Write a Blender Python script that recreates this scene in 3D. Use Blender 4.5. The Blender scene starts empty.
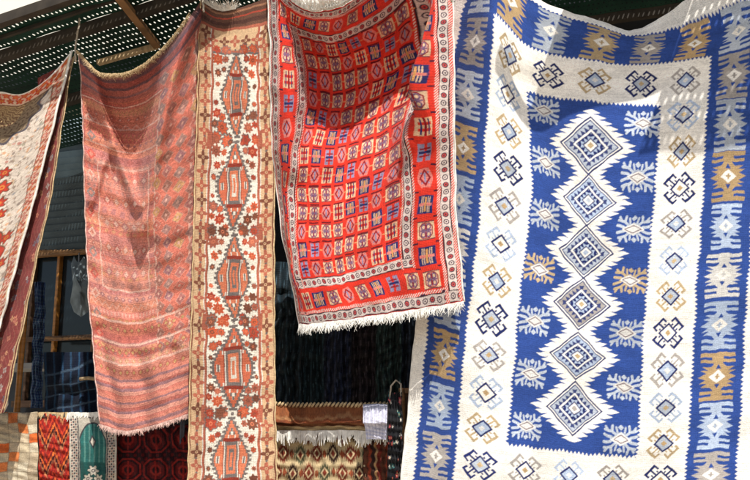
import bpy, bmesh, math, random
import numpy as np
from mathutils import Vector
rng = np.random.default_rng(7)
random.seed(7)
sc = bpy.context.scene
C = sc.collection
R = math.radians

# ------------------------------------------------------------------ camera
F = 937.0
PITCH = R(12)
CZ = 1.6
cd = bpy.data.cameras.new('camera'); cam = bpy.data.objects.new('camera', cd); C.objects.link(cam)
cam.location = (0, 0, CZ); cam.rotation_euler = (R(90) + PITCH, 0, 0)
cd.sensor_width = 36; cd.lens = F / 750 * 36; cd.clip_start = 0.05; cd.clip_end = 2000
sc.camera = cam

# the shop front: a vertical plane that recedes to the left.  (s along it, n behind it, z up)
SL = 0.35
O = np.array([0, 4.68, 0.0])
NRM = math.hypot(1, SL)
E = np.array([1, -SL, 0]) / NRM
N = np.array([SL, 1, 0]) / NRM
ROTZ = math.atan2(E[1], E[0])

def ray(px, py):
    px = np.asarray(px, float); py = np.asarray(py, float)
    x = (px - 375) / F; y = (240 - py) / F
    return np.stack([x, math.cos(PITCH) - math.sin(PITCH) * y, math.sin(PITCH) + math.cos(PITCH) * y], -1)
CAM = np.array([0, 0, CZ])
def P(px, py, d=0.0):                      # a point of the plane d metres behind the shop front
    r = ray(px, py)
    k = (O @ N + np.asarray(d) - CAM @ N) / (r @ N)
    return CAM + r * k[..., None]
def W(s, n, z):
    p = O + E * s + N * n
    return Vector((p[0], p[1], z))

# ------------------------------------------------------------------ materials
def lin(c):
    c = np.asarray(c, float) / 255.0
    return np.where(c <= 0.04045, c / 12.92, ((c + 0.055) / 1.055) ** 2.4)
def col(r, g, b, k=0.9):
    return lin((r, g, b)) * k

def newmat(name):
    m = bpy.data.materials.new(name); m.use_nodes = True
    nt = m.node_tree; b = nt.nodes['Principled BSDF']
    return m, nt, b
def rug_mat(name, rib_u=0.9, rib_v=0.9, bump=0.3, grain=0.32, rough=0.95, mott=.16):
    m, nt, b = newmat(name); L = nt.links
    at = nt.nodes.new('ShaderNodeAttribute'); at.attribute_name = 'Col'
    uv = nt.nodes.new('ShaderNodeUVMap'); uv.uv_map = 'UVMap'
    def noise(scale, det, sx=1, sy=1):
        mp = nt.nodes.new('ShaderNodeMapping'); mp.inputs['Scale'].default_value = (sx, sy, 1)
        L.new(uv.outputs[0], mp.inputs[0])
        n = nt.nodes.new('ShaderNodeTexNoise'); n.inputs['Scale'].default_value = scale; n.inputs['Detail'].default_value = det
        L.new(mp.outputs[0], n.inputs['Vector']); return n
    g = noise(0.9, 3, 1.0, 1.6); a = noise(0.035, 4, 1, 2.2); s = noise(0.12, 2, .05, 6)
    def rng_(n, lo, hi):
        r = nt.nodes.new('ShaderNodeMapRange'); r.inputs[1].default_value = 0.25; r.inputs[2].default_value = 0.75
        r.inputs[3].default_value = lo; r.inputs[4].default_value = hi
        L.new(n.outputs[0], r.inputs[0]); return r
    r1 = rng_(g, 1 - grain, 1 + grain * .75); r2 = rng_(a, .80, 1.14); r3 = rng_(s, .87, 1.09)
    m1 = nt.nodes.new('ShaderNodeMath'); m1.operation = 'MULTIPLY'; L.new(r1.outputs[0], m1.inputs[0]); L.new(r2.outputs[0], m1.inputs[1])
    m2 = nt.nodes.new('ShaderNodeMath'); m2.operation = 'MULTIPLY'; L.new(m1.outputs[0], m2.inputs[0]); L.new(r3.outputs[0], m2.inputs[1])
    mt = noise(0.28, 3, 1, 1.3); r4 = rng_(mt, 1 - mott, 1 + mott)
    m3 = nt.nodes.new('ShaderNodeMath'); m3.operation = 'MULTIPLY'; L.new(m2.outputs[0], m3.inputs[0]); L.new(r4.outputs[0], m3.inputs[1]); m2 = m3
    vm = nt.nodes.new('ShaderNodeVectorMath'); vm.operation = 'SCALE'
    L.new(at.outputs['Color'], vm.inputs[0]); L.new(m2.outputs[0], vm.inputs['Scale'])
    L.new(vm.outputs[0], b.inputs['Base Color'])
    b.inputs['Roughness'].default_value = rough; b.inputs['Specular IOR Level'].default_value = 0.12
    b.inputs['Sheen Weight'].default_value = 0.06; b.inputs['Sheen Roughness'].default_value = 0.6
    # weave: warp and weft ribs in rug units
    def wave(axis, sc_):
        w = nt.nodes.new('ShaderNodeTexWave'); w.bands_direction = axis; w.inputs['Scale'].default_value = sc_
        w.inputs['Distortion'].default_value = 1.5; w.inputs['Detail'].default_value = 2
        L.new(uv.outputs[0], w.inputs['Vector']); return w
    wu = wave('X', rib_u * .3); wv = wave('Y', rib_v * .3)
    ad = nt.nodes.new('ShaderNodeMath'); ad.operation = 'ADD'; L.new(wu.outputs['Fac'], ad.inputs[0]); L.new(wv.outputs['Fac'], ad.inputs[1])
    ad2 = nt.nodes.new('ShaderNodeMath'); ad2.operation = 'MULTIPLY_ADD'; L.new(g.outputs[0], ad2.inputs[0]); ad2.inputs[1].default_value = 2.0
    L.new(ad.outputs[0], ad2.inputs[2])
    bp = nt.nodes.new('ShaderNodeBump'); bp.inputs['Strength'].default_value = bump; bp.inputs['Distance'].default_value = 0.004
    L.new(ad2.outputs[0], bp.inputs['Height']); L.new(bp.outputs[0], b.inputs['Normal'])
    return m
def mat(name, c, rough=0.7, var=0.25, scale=8.0, stretch=(1, 1, 1), bump=0.2, metal=0.0, spec=0.3):
    m, nt, b = newmat(name); L = nt.links
    tc = nt.nodes.new('ShaderNodeTexCoord'); mp = nt.nodes.new('ShaderNodeMapping'); mp.inputs['Scale'].default_value = stretch
    L.new(tc.outputs['Object'], mp.inputs[0])
    n = nt.nodes.new('ShaderNodeTexNoise'); n.inputs['Scale'].default_value = scale; n.inputs['Detail'].default_value = 6
    L.new(mp.outputs[0], n.inputs['Vector'])
    cr = nt.nodes.new('ShaderNodeValToRGB')
    c = np.asarray(c, float)
    cr.color_ramp.elements[0].position = 0.3; cr.color_ramp.elements[1].position = 0.72
    cr.color_ramp.elements[0].color = (*np.clip(c * (1 - var), 0, 1), 1); cr.color_ramp.elements[1].color = (*np.clip(c * (1 + var), 0, 1), 1)
    L.new(n.outputs[0], cr.inputs[0]); L.new(cr.outputs[0], b.inputs['Base Color'])
    b.inputs['Roughness'].default_value = rough; b.inputs['Metallic'].default_value = metal; b.inputs['Specular IOR Level'].default_value = spec
    bp = nt.nodes.new('ShaderNodeBump'); bp.inputs['Strength'].default_value = bump; bp.inputs['Distance'].default_value = 0.01
    L.new(n.outputs[0], bp.inputs['Height']); L.new(bp.outputs[0], b.inputs['Normal'])
    return m
M = dict(
    wool_white=mat('white wool', (.74, .71, .64), .95, .22, 40, bump=.3, spec=.05),
    wool_tan=mat('tan wool', (.55, .40, .22), .95, .35, 60, bump=.3, spec=.05),
    wool_pink=mat('pink wool', (.58, .38, .32), .95, .45, 60, bump=.3, spec=.05),
    rope=mat('rope', (.42, .36, .28), .9, .35, 80, spec=.1),
    canopy=mat('dark green sheet', (.010, .040, .026), .55, .4, 5, bump=.1),
    beam=mat('dark painted steel', (.045, .036, .026), .6, .4, 9),
    wood=mat('weathered brown wood', (.26, .14, .06), .7, .45, 6, (1, 1, 8)),
    wood_pale=mat('pale wood', (.50, .36, .20), .7, .35, 6, (8, 1, 1)),
    wood_orange=mat('orange varnished wood', (.38, .16, .03), .35, .4, 7, (1, 1, 6), spec=.5),
    wood_dark=mat('dark wood', (.10, .055, .03), .6, .4, 7, (1, 1, 6)),
    plaster=mat('cream plaster', (.85, .80, .68), .9, .05, 3, bump=.15),
    dark=mat('dark shop lining', (.012, .014, .017), .8, .5, 2),
    floor=mat('shop floor', (.07, .06, .05), .8, .35, 4),
    paving=mat('stone paving', (.52, .44, .34), .85, .25, 3, bump=.4),
    shutter=mat('teal grey shutter', (.05, .075, .085), .5, .25, 6, bump=.1),
    paint_pale=mat('pale blue grey paint', (.30, .36, .39), .6, .2, 6),
    glass=None,
    garment=mat('grey cloth', (.20, .24, .25), .9, .3, 12),
    shelf=mat('grey shelf paint', (.34, .34, .33), .6, .2, 6),
    steel=mat('dull steel', (.25, .25, .25), .45, .3, 8, metal=.7),
    indigo_stuff=mat('indigo cloth', (.012, .03, .075), .85, .6, 25, (1, 1, .3), spec=.15),
    lavender=mat('lavender cloth', (.60, .58, .72), .9, .08, 30, spec=.05),
)
g, nt, b = newmat('dark window glass')
n = nt.nodes.new('ShaderNodeTexNoise'); n.inputs['Scale'].default_value = 2.5
r = nt.nodes.new('ShaderNodeValToRGB'); r.color_ramp.elements[0].color = (.004, .008, .010, 1); r.color_ramp.elements[1].color = (.022, .032, .038, 1)
nt.links.new(n.outputs[0], r.inputs[0]); nt.links.new(r.outputs[0], b.inputs['Base Color']); b.inputs['Roughness'].default_value = .12
M['glass'] = g
RUGM = dict(flat=rug_mat('flat woven wool', mott=.14), pile=rug_mat('knotted wool pile', .6, 1.1, .4, .26), silk=rug_mat('fine knotted pile', 1.2, 1.2, .3, .22))

# ------------------------------------------------------------------ object helpers
def tag(o, label=None, cat=None, group=None, kind=None):
    if label: o['label'] = label
    if cat: o['category'] = cat
    if group: o['group'] = group
    if kind: o['kind'] = kind
    return o
def empty(name, loc, label=None, cat=None, group=None):
    o = bpy.data.objects.new(name, None); C.objects.link(o); o.location = loc; o.empty_display_size = .1
    bpy.context.view_layer.update()
    return tag(o, label, cat, group)
class MB:
    def __init__(s): s.v = []; s.f = []
    def add(s, vs, fs):
        o = len(s.v); s.v += [tuple(v) for v in vs]; s.f += [tuple(i + o for i in f) for f in fs]
    def hexa(s, c8):          # 8 corners: bottom loop then top loop
        s.add(c8, [(3, 2, 1, 0), (4, 5, 6, 7), (0, 1, 5, 4), (1, 2, 6, 5), (2, 3, 7, 6), (3, 0, 4, 7)])
    def box(s, a, b, z0, z1, n0, n1):   # shop-front oriented box
        s.hexa([W(a, n0, z0), W(b, n0, z0), W(b, n1, z0), W(a, n1, z0), W(a, n0, z1), W(b, n0, z1), W(b, n1, z1), W(a, n1, z1)])
    def bar(s, p, q, w, h, up=(0, 0, 1)):
        p = Vector(p); q = Vector(q); d = (q - p).normalized(); up = Vector(up)
        a = d.cross(up).normalized() * w / 2; c = a.cross(d).normalized() * h / 2
        s.hexa([p - a - c, p + a - c, q + a - c, q - a - c, p - a + c, p + a + c, q + a + c, q - a + c])
    def tube(s, pts, r, seg=8, cap=True):
        pts = [Vector(p) for p in pts]; rs = r if hasattr(r, '__len__') else [r] * len(pts)
        ref = Vector((0, 0, 1)); rings = []
        for i, p in enumerate(pts):
            d = (pts[min(i + 1, len(pts) - 1)] - pts[max(i - 1, 0)]).normalized()
            if abs(d.dot(ref)) > .95: ref = Vector((1, 0, 0)) if abs(d.x) < .8 else Vector((0, 1, 0))
            a = d.cross(ref).normalized(); c = a.cross(d)
            rings.append([p + (a * math.cos(t) + c * math.sin(t)) * rs[i] for t in [2 * math.pi * k / seg for k in range(seg)]])
        vs = [v for rg in rings for v in rg]; fs = []
        for i in range(len(pts) - 1):
            for k in range(seg):
                k2 = (k + 1) % seg
                fs.append((i * seg + k, i * seg + k2, (i + 1) * seg + k2, (i + 1) * seg + k))
        if cap: fs += [tuple(reversed(range(seg))), tuple((len(pts) - 1) * seg + k for k in range(seg))]
        s.add(vs, fs)
    def build(s, name, m, parent=None, smooth=False, origin=None, bevel=0):
        me = bpy.data.meshes.new(name)
        o = bpy.data.objects.new(name, me); C.objects.link(o)
        if parent is not None: base = parent.matrix_world.translation
        elif origin is not None: base = Vector(origin)
        else:
            v = np.array(s.v); base = Vector(((v[:, 0].min() + v[:, 0].max()) / 2, (v[:, 1].min() + v[:, 1].max()) / 2, v[:, 2].min()))
        me.from_pydata([Vector(v) - base for v in s.v], [], s.f); me.update()
        if parent is not None: o.parent = parent
        else: o.location = base
        me.materials.append(m)
        if smooth: me.shade_smooth()
        if bevel:
            md = o.modifiers.new('bevel', 'BEVEL'); md.width = bevel; md.segments = 2; md.limit_method = 'ANGLE'
        bpy.context.view_layer.update()
        return o

# ------------------------------------------------------------------ woven pattern canvas
class Cv:
    def __init__(s, w, h, res):
        s.w, s.h, s.res = w, h, res
        s.nu, s.nv = int(w * res), int(h * res)
        s.a = np.zeros((s.nv * 2, s.nu * 2, 3), np.float32)
        X, Y = np.meshgrid((np.arange(s.nu * 2) + .5) / (s.nu * 2) * w, (np.arange(s.nv * 2) + .5) / (s.nv * 2) * h)
        s.r = np.random.default_rng(int(w * 7 + h)); p = s.r.uniform(0, 6.28, 12)     # hand weaving is never quite straight
        s.X = (X + .35 * np.sin(Y / 9 + p[0]) + .3 * np.sin(Y / 3.7 + X / 21 + p[1]) + .6 * np.sin(Y / 37 + p[2])).astype(np.float32)
        s.Y = (Y + .35 * np.sin(X / 8 + p[3]) + .3 * np.sin(X / 3.1 + Y / 17 + p[4]) + .5 * np.sin(X / 29 + p[5])).astype(np.float32)
    def fill(s, c): s.a[:] = c
    def mask(s, m, c): s.a[m] = c
    def win(s, x0, y0, x1, y1):
        k = s.nu * 2 / s.w; q = s.nv * 2 / s.h
        a, b = max(0, int(x0 * k)), min(s.nu * 2, int(math.ceil(x1 * k))); c, d = max(0, int(y0 * q)), min(s.nv * 2, int(math.ceil(y1 * q)))
        return slice(c, d), slice(a, b)
    def rect(s, x0, y0, x1, y1, c):
        if x0 <= 0: x0 = -5
        if y0 <= 0: y0 = -5
        if x1 >= s.w: x1 = s.w + 5
        if y1 >= s.h: y1 = s.h + 5
        w = s.win(x0 - 2, y0 - 2, x1 + 2, y1 + 2); X, Y = s.X[w], s.Y[w]; s.a[w][(X >= x0) & (X < x1) & (Y >= y0) & (Y < y1)] = c
    def stamp(s, cx, cy, hw, hh, fn, *a):
        w = s.win(cx - hw - 1, cy - hh - 1, cx + hw + 1, cy + hh + 1); sub = s.a[w]
        cx += s.r.normal(0, .25); cy += s.r.normal(0, .3); gx, gy = s.r.normal(1, .045), s.r.normal(1, .045); tone = s.r.normal(1, .08)
        if sub.size == 0: return
        for m, c in fn((s.X[w] - cx) * gx, (s.Y[w] - cy) * gy, *a): sub[m] = np.asarray(c) * tone
    def out(s):
        a = s.a.reshape(s.nv, 2, s.nu, 2, 3).mean((1, 3)); return a
def tri(q, p): return np.abs((q / p) % 1 - .5) * 2

# ------------------------------------------------------------------ cloth surface
def basis(x, t):
    x = np.asarray(x, float); n = len(x); I = np.eye(n)
    m = np.zeros((n, n))
    for i in range(n):
        if i == 0: m[i] = (I[1] - I[0]) / (x[1] - x[0])
        elif i == n - 1: m[i] = (I[-1] - I[-2]) / (x[-1] - x[-2])
        else:
            h0 = x[i] - x[i - 1]; h1 = x[i + 1] - x[i]
            m[i] = ((I[i] - I[i - 1]) / h0 * h1 + (I[i + 1] - I[i]) / h1 * h0) / (h0 + h1)
    k = np.clip(np.searchsorted(x, t, 'right') - 1, 0, n - 2)
    h = (x[k + 1] - x[k])[:, None]; u = ((t - x[k]) / (x[k + 1] - x[k]))[:, None]
    return (2 * u**3 - 3 * u**2 + 1) * I[k] + (u**3 - 2 * u**2 + u) * h * m[k] + (-2 * u**3 + 3 * u**2) * I[k + 1] + (u**3 - u**2) * h * m[k + 1]
def wrinkle(U, V, amp, scale, seed, n=7):
    r = np.random.default_rng(seed); out = 0
    for i in range(n):
        a = r.uniform(-.45, .45) if i % 3 else r.uniform(1.1, 2.0)
        f = r.uniform(.6, 2.2) / scale; ph = r.uniform(0, 6.28)
        out = out + np.sin((U * math.cos(a) + V * math.sin(a)) * f * 6.28 + ph + 1.2 * np.sin(V / scale * r.uniform(1, 3) + ph)) / (1 + i * .4)
    return out * amp / 2.2
def polydist(PX, PY, pl):
    best = np.full(PX.shape, 1e9)
    for (x0, y0), (x1, y1) in zip(pl[:-1], pl[1:]):
        dx, dy = x1 - x0, y1 - y0; t = np.clip(((PX - x0) * dx + (PY - y0) * dy) / (dx * dx + dy * dy), 0, 1)
        best = np.minimum(best, np.hypot(PX - x0 - t * dx, PY - y0 - t * dy))
    return best
def grid_mesh(name, Pw, colr, m, parent, uvs):
    nv, nu = Pw.shape[:2]
    base = np.array(parent.matrix_world.translation) if parent else np.zeros(3)
    co = (Pw.reshape(-1, 3) - base).astype(np.float32)
    me = bpy.data.meshes.new(name)
    i = np.arange(nv * nu).reshape(nv, nu)
    q = np.stack([i[1:, :-1], i[1:, 1:], i[:-1, 1:], i[:-1, :-1]], -1).reshape(-1, 4)
    nf = len(q)
    me.vertices.add(len(co)); me.vertices.foreach_set('co', co.ravel())
    me.loops.add(nf * 4); me.loops.foreach_set('vertex_index', q.ravel().astype(np.int32))
    me.polygons.add(nf); me.polygons.foreach_set('loop_start', np.arange(0, nf * 4, 4, dtype=np.int32))
    me.update(calc_edges=True)
    me.polygons.foreach_set('use_smooth', np.ones(nf, bool))
    uvl = me.uv_layers.new(name='UVMap'); uvl.data.foreach_set('uv', uvs.reshape(-1, 2)[q.ravel()].astype(np.float32).ravel())
    ca = me.color_attributes.new('Col', 'FLOAT_COLOR', 'POINT')
    rgba = np.ones((len(co), 4), np.float32); rgba[:, :3] = colr.reshape(-1, 3); ca.data.foreach_set('color', rgba.ravel())
    me.materials.append(m); me.validate(); me.update()
    o = bpy.data.objects.new(name, me); C.objects.link(o); o.parent = parent
    return o
class Cloth: pass
def cloth(name, label, cat, cv, us, vs, ctrl, m, wr=(.006, 60, 1), ridges=(), group=None, part='woven_body', edge_noise=.0015, wav=.8):
    ctrl = np.array(ctrl, float)
    tu = np.linspace(us[0], us[-1], cv.nu); tv = np.linspace(vs[0], vs[-1], cv.nv)
    A = basis(us, tu); B = basis(vs, tv)
    px, py, d = [B @ ctrl[:, :, k] @ A.T for k in range(3)]
    U, V = np.meshgrid(tu, tv)
    px = px + wrinkle(U * .4, V, wav, 46, wr[2] + 3); py = py + wrinkle(V * .4, U, wav * .6, 40, wr[2] + 4)
    d = d + wrinkle(U, V, wr[0], wr[1], wr[2])
    for pl, amp, wid in ridges: d = d + amp * np.exp(-(polydist(px, py, pl) / wid) ** 2)
    Pw = P(px, py, d)
    Pw[:, :, 2] += (wrinkle(U, V * .3, edge_noise, 14, wr[2] + 9))
    c = Cloth(); c.P = Pw; c.nu, c.nv = cv.nu, cv.nv
    mid = Pw[-1].mean(0)
    c.root = empty(name, Vector((mid[0], mid[1], Pw[..., 2].min())), label, cat, group)
    c.body = grid_mesh(part, Pw, cv.out(), m, c.root, np.stack([U, V], -1))
    return c
def fringe(c, m, row=-1, count=300, length=.05, width=.004, down=(0, 0, -1), spread=.35, jitter=.3, part='fringe', u0=0.0, u1=1.0, out=-.004, clump=6, seed=0, curl=0.2, outjit=.006):
    r = np.random.default_rng(100 + seed); mb = MB(); edge = c.P[row]
    for k in range(count):
        t = u0 + (u1 - u0) * (k + r.uniform(-.3, .3)) / count; t = min(max(t, 0), 1) * (len(edge) - 1); i = min(int(t), len(edge) - 2)
        p = edge[i] * (1 - t + i) + edge[i + 1] * (t - i); tan = edge[i + 1] - edge[i]; tan = tan / (np.linalg.norm(tan) + 1e-9)
        cl = math.sin(k / clump * 6.28) * .25
        L = length * (1 + r.uniform(-jitter, jitter)) * (1 + .28 * math.sin(k * .071 * 20 / clump + seed) * math.sin(k * .017 + seed)); dr = np.array(down, float) + tan * (r.normal(0, spread) * .5 - cl) - N * r.uniform(0, spread) * .5
        dr /= np.linalg.norm(dr); w = width * r.uniform(.6, 1.3)
        p = p - N * (abs(out) + r.uniform(0, outjit)) - dr * .004; bend = tan * r.normal(0, curl) - N * r.normal(0, curl) + np.array([0, 0, -.15])
        pts = [p, p + dr * L * .35, p + dr * L * .7 + bend * L * .25, p + dr * L + bend * L * .55]
        ws = [w, w * 1.05, w * .8, w * .35]; vs = []
        for q, ww in zip(pts, ws): vs += [q - tan * ww / 2, q - N * ww * .35, q + tan * ww / 2]
        fs = []
        for j in range(3):
            for s_ in range(2): a = j * 3 + s_; fs.append((a, a + 1, a + 4, a + 3))
        mb.add(vs, fs)
    return mb.build(part, m, c.root, smooth=True)
def edging(c, m, side='right', r=.006, part='selvage', step=6, off=0.0):
    e = c.P[:, -1] if side == 'right' else c.P[:, 0] if side == 'left' else c.P[-1] if side == 'bottom' else c.P[0]
    mb = MB(); mb.tube([Vector(p - N * off) for p in e[::step]], r, 6); return mb.build(part, m, c.root, smooth=True)

# ================================================================== PATTERNS
CR = col(252, 246, 234, 1.0); NAVY = col(34, 46, 104); BLUE = col(52, 82, 156); SILV = col(196, 204, 214); GOLD = col(200, 168, 122)
LBL = col(188, 203, 224); GREY = col(180, 172, 164); BEI = col(206, 180, 138); WHT = col(244, 240, 232); TANW = col(226, 205, 165); DKN = col(30, 36, 76)

def hook(X, Y, s, c, ring, inner, cen, sy=1.0, tips=None):
    x = np.abs(X) / s; y = np.abs(Y) / (s * sy); d = np.abs(x - y); q = x + y
    m = (d < .65) & (q > 4.4) & (q < 10)
    m |= (np.abs(q - 10) < .85) & (d < 4.9)
    m |= (np.abs(d - 4.2) < .7) & (q > 6.6) & (q < 10.9)
    m |= (np.abs(d - 2.3) < .5) & (q > 5.0) & (q < 6.6)
    L = [(m, c), (q < 4.9, ring), (q < 3.7, inner), (q < 1.5, cen)]
    if tips is not None: L.append((x * 1.1 + np.abs(y - 7.6) < 2.0, tips))
    return L
HY = [0, 3.0, 3.2, 6.2, 6.5, 9.6, 9.9, 12.0, 13.4, 13.45, 16.2, 16.25, 18.7, 18.75, 22.6, 22.65, 60]
HE = [18.5, 11.5, 10.5, 17, 9.5, 15.5, 7.0, 4.6, 4.2, 16.5, 16.5, 5.5, 5.5, 17, 16.5, 0, 0]
def hstar(X, Y, s, c, cen, dark):
    x = np.abs(X) / (s * 1.04); y = np.abs(Y) / s
    e = np.interp(y, HY, HE)
    sl = np.interp(y, [9.5, 12, 13.5, 15.2], [0, 0, 0, 0])
    return [(x < e, c), ((x < (11.5 - y) * .6) & (y > 7.0) & (y < 11.5), dark), (x * .75 + y < 6.2, cen), ((x < 1.0) & (y < 2.6), c * .9), ((x < 2.6) & (y < .7), c * .9)]
def flake(X, Y, c):
    x, y = np.abs(X) * 1.24, np.abs(Y) * 1.16; m = np.zeros(x.shape, bool)
    for (x0, y0), (x1, y1), t in (((5.5, 4.5), (10.5, 8.2), 1.1), ((10.5, 8.2), (18.5, 9.8), 1.15), ((10.5, 8.2), (9.6, 14.4), 1.15), ((14.2, 8.8), (17.6, 13.4), 1.0), ((11.4, 2.2), (19.5, 4.0), 1.2), ((4.2, 7.2), (5.4, 12.6), .9)):
        dx, dy = x1 - x0, y1 - y0; q = np.clip(((x - x0) * dx + (y - y0) * dy) / (dx * dx + dy * dy), 0, 1)
        m |= np.hypot(x - x0 - q * dx, y - y0 - q * dy) < t * 1.32
    return [(m, c), (x / 3.6 + np.abs(y - 12.6) / 3.2 < 1, c), (x / 13.2 + y / 8.4 < 1, c), (x / 11.6 + y / 7.2 < 1, BLUE)]
def blue_pattern():
    w, h = 378, 556; cv = Cv(w, h, 1.55); X, Y = cv.X, cv.Y
    cv.fill(CR)
    def box(x0, y0, x1, y1, c, t=3.2, p=4.2):
        m = (X > x0 + t * (tri(Y, p) - .5)) & (X < x1 - t * (tri(Y, p) - .5)) & (Y > y0 + t * (tri(X, p) - .5)) & (Y < y1 - t * (tri(X, p) - .5)); cv.mask(m, c)
    box(14, 14, 352, 542, BLUE); box(66, 60, 300, 496, CR); box(116, 106, 250, 450, BLUE)
    hc = [SILV, GREY, SILV, GOLD, LBL, WHT * .9, LBL, GOLD, LBL, GREY * 1.1, SILV]
    for k in range(11):
        v = 37 + 48.2 * k
        for u in (40, 326): cv.stamp(u, v, 22, 26, hstar, .99, hc[k], CR, BLUE)
    tc = [GOLD, SILV, BEI, GREY, GOLD]
    for k in range(5):
        for v in (37, 519): cv.stamp(40 + 47.7 * (k + 1), v, 22, 26, hstar, .96, tc[k], CR, BLUE)
    rc = [(GREY, NAVY), (LBL, NAVY), (BEI, NAVY), (NAVY, NAVY)]
    cyc = [0, 1, 2, 3]
    def hk(u, v, k, i):
        c, rg = rc[k % 4]
        inn = [SILV, CR, LBL, SILV][i % 4]; cen = [GOLD, BEI, WHT, GOLD][(i * 7) % 4]
        cv.stamp(u, v, 21, 19, hook, 2.1, c, rg if k % 4 != 3 else NAVY, inn, cen, .92)
    for k in range(12):
        v = 83 + 35.45 * k
        hk(91, v, 2 if k == 0 else k % 4, k); hk(275, v, k % 4, k + 2)
    for k, ty in ((1, 3), (2, 2), (3, 3)): hk(91 + 46 * k, 83, ty, k)
    for k, ty in ((1, 0), (2, 1), (3, 0)): hk(91 + 46 * k, 473, ty, k)
    # chain of stepped diamonds
    cx = 183; dy = 51.5; v0 = 150
    st = 5.0
    yr = np.floor(Y / st) * st + st / 2; fr = (Y / st) % 1
    ext = np.zeros_like(X)
    for k in range(6):
        a = np.abs(yr - (v0 + dy * k)); ext = np.maximum(ext, 41 - a * (31 / 25.75) if False else np.where(a < 34, 40.5 * (1 - a / 34), 0))
    saw = np.where(ext > 0, ext + 8 * (1 - np.abs(fr - .5) * 2) - 1 , 0)
    inx = (np.abs(X - cx) < saw) & (X > 118) & (X < 248) & (Y > v0 - 39) & (Y < v0 + 5 * dy + 39); cv.mask(inx, CR)
    pal = [(SILV, BEI), (LBL, SILV), (SILV, LBL), (GREY, BEI), (LBL, BEI), (SILV, GREY)]
    for k in range(6):
        def dia(X, Y, a, b):
            x = np.abs(X); y = np.abs(Y)
            r = x / 33 + y / 26.5; sd = x / 33 - y / 26.5
            c1 = col(62, 72, 122); t1 = tri(sd + 10, .235); t2 = tri(sd + 10, .2)
            return [(r < 1, NAVY), (r < .93, CR), (r < .87, c1), (r < .82, a), (r < .56 + .22 * t1, c1), (r < .55, CR), (r < .46, NAVY), (r < .24 + .20 * t2, LBL), (r < .26, c1 * .8 + .05), (r < .20, CR), (r < .11, b)]
        cv.stamp(cx, v0 + dy * k, 35, 28, dia, *pal[k])
    for k in range(7):
        for u in (134, 233):
            g_ = k == 3
            c = BEI if g_ else SILV * 1.08
            cv.stamp(u, 121 + 51.5 * k + (4 if u > 200 else 0), 22, 18, flake, c)
            cv.stamp(u, 121 + 51.5 * k + (4 if u > 200 else 0), 9, 7, lambda X, Y: [(np.abs(X) / 10.5 + np.abs(Y) / 6.4 < 1, WHT), (np.abs(X) / 8 + np.abs(Y) / 4.6 < 1, col(130, 110, 116)), (np.abs(X) / 6.4 + np.abs(Y) / 3.4 < 1, WHT)])
    return cv

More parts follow.
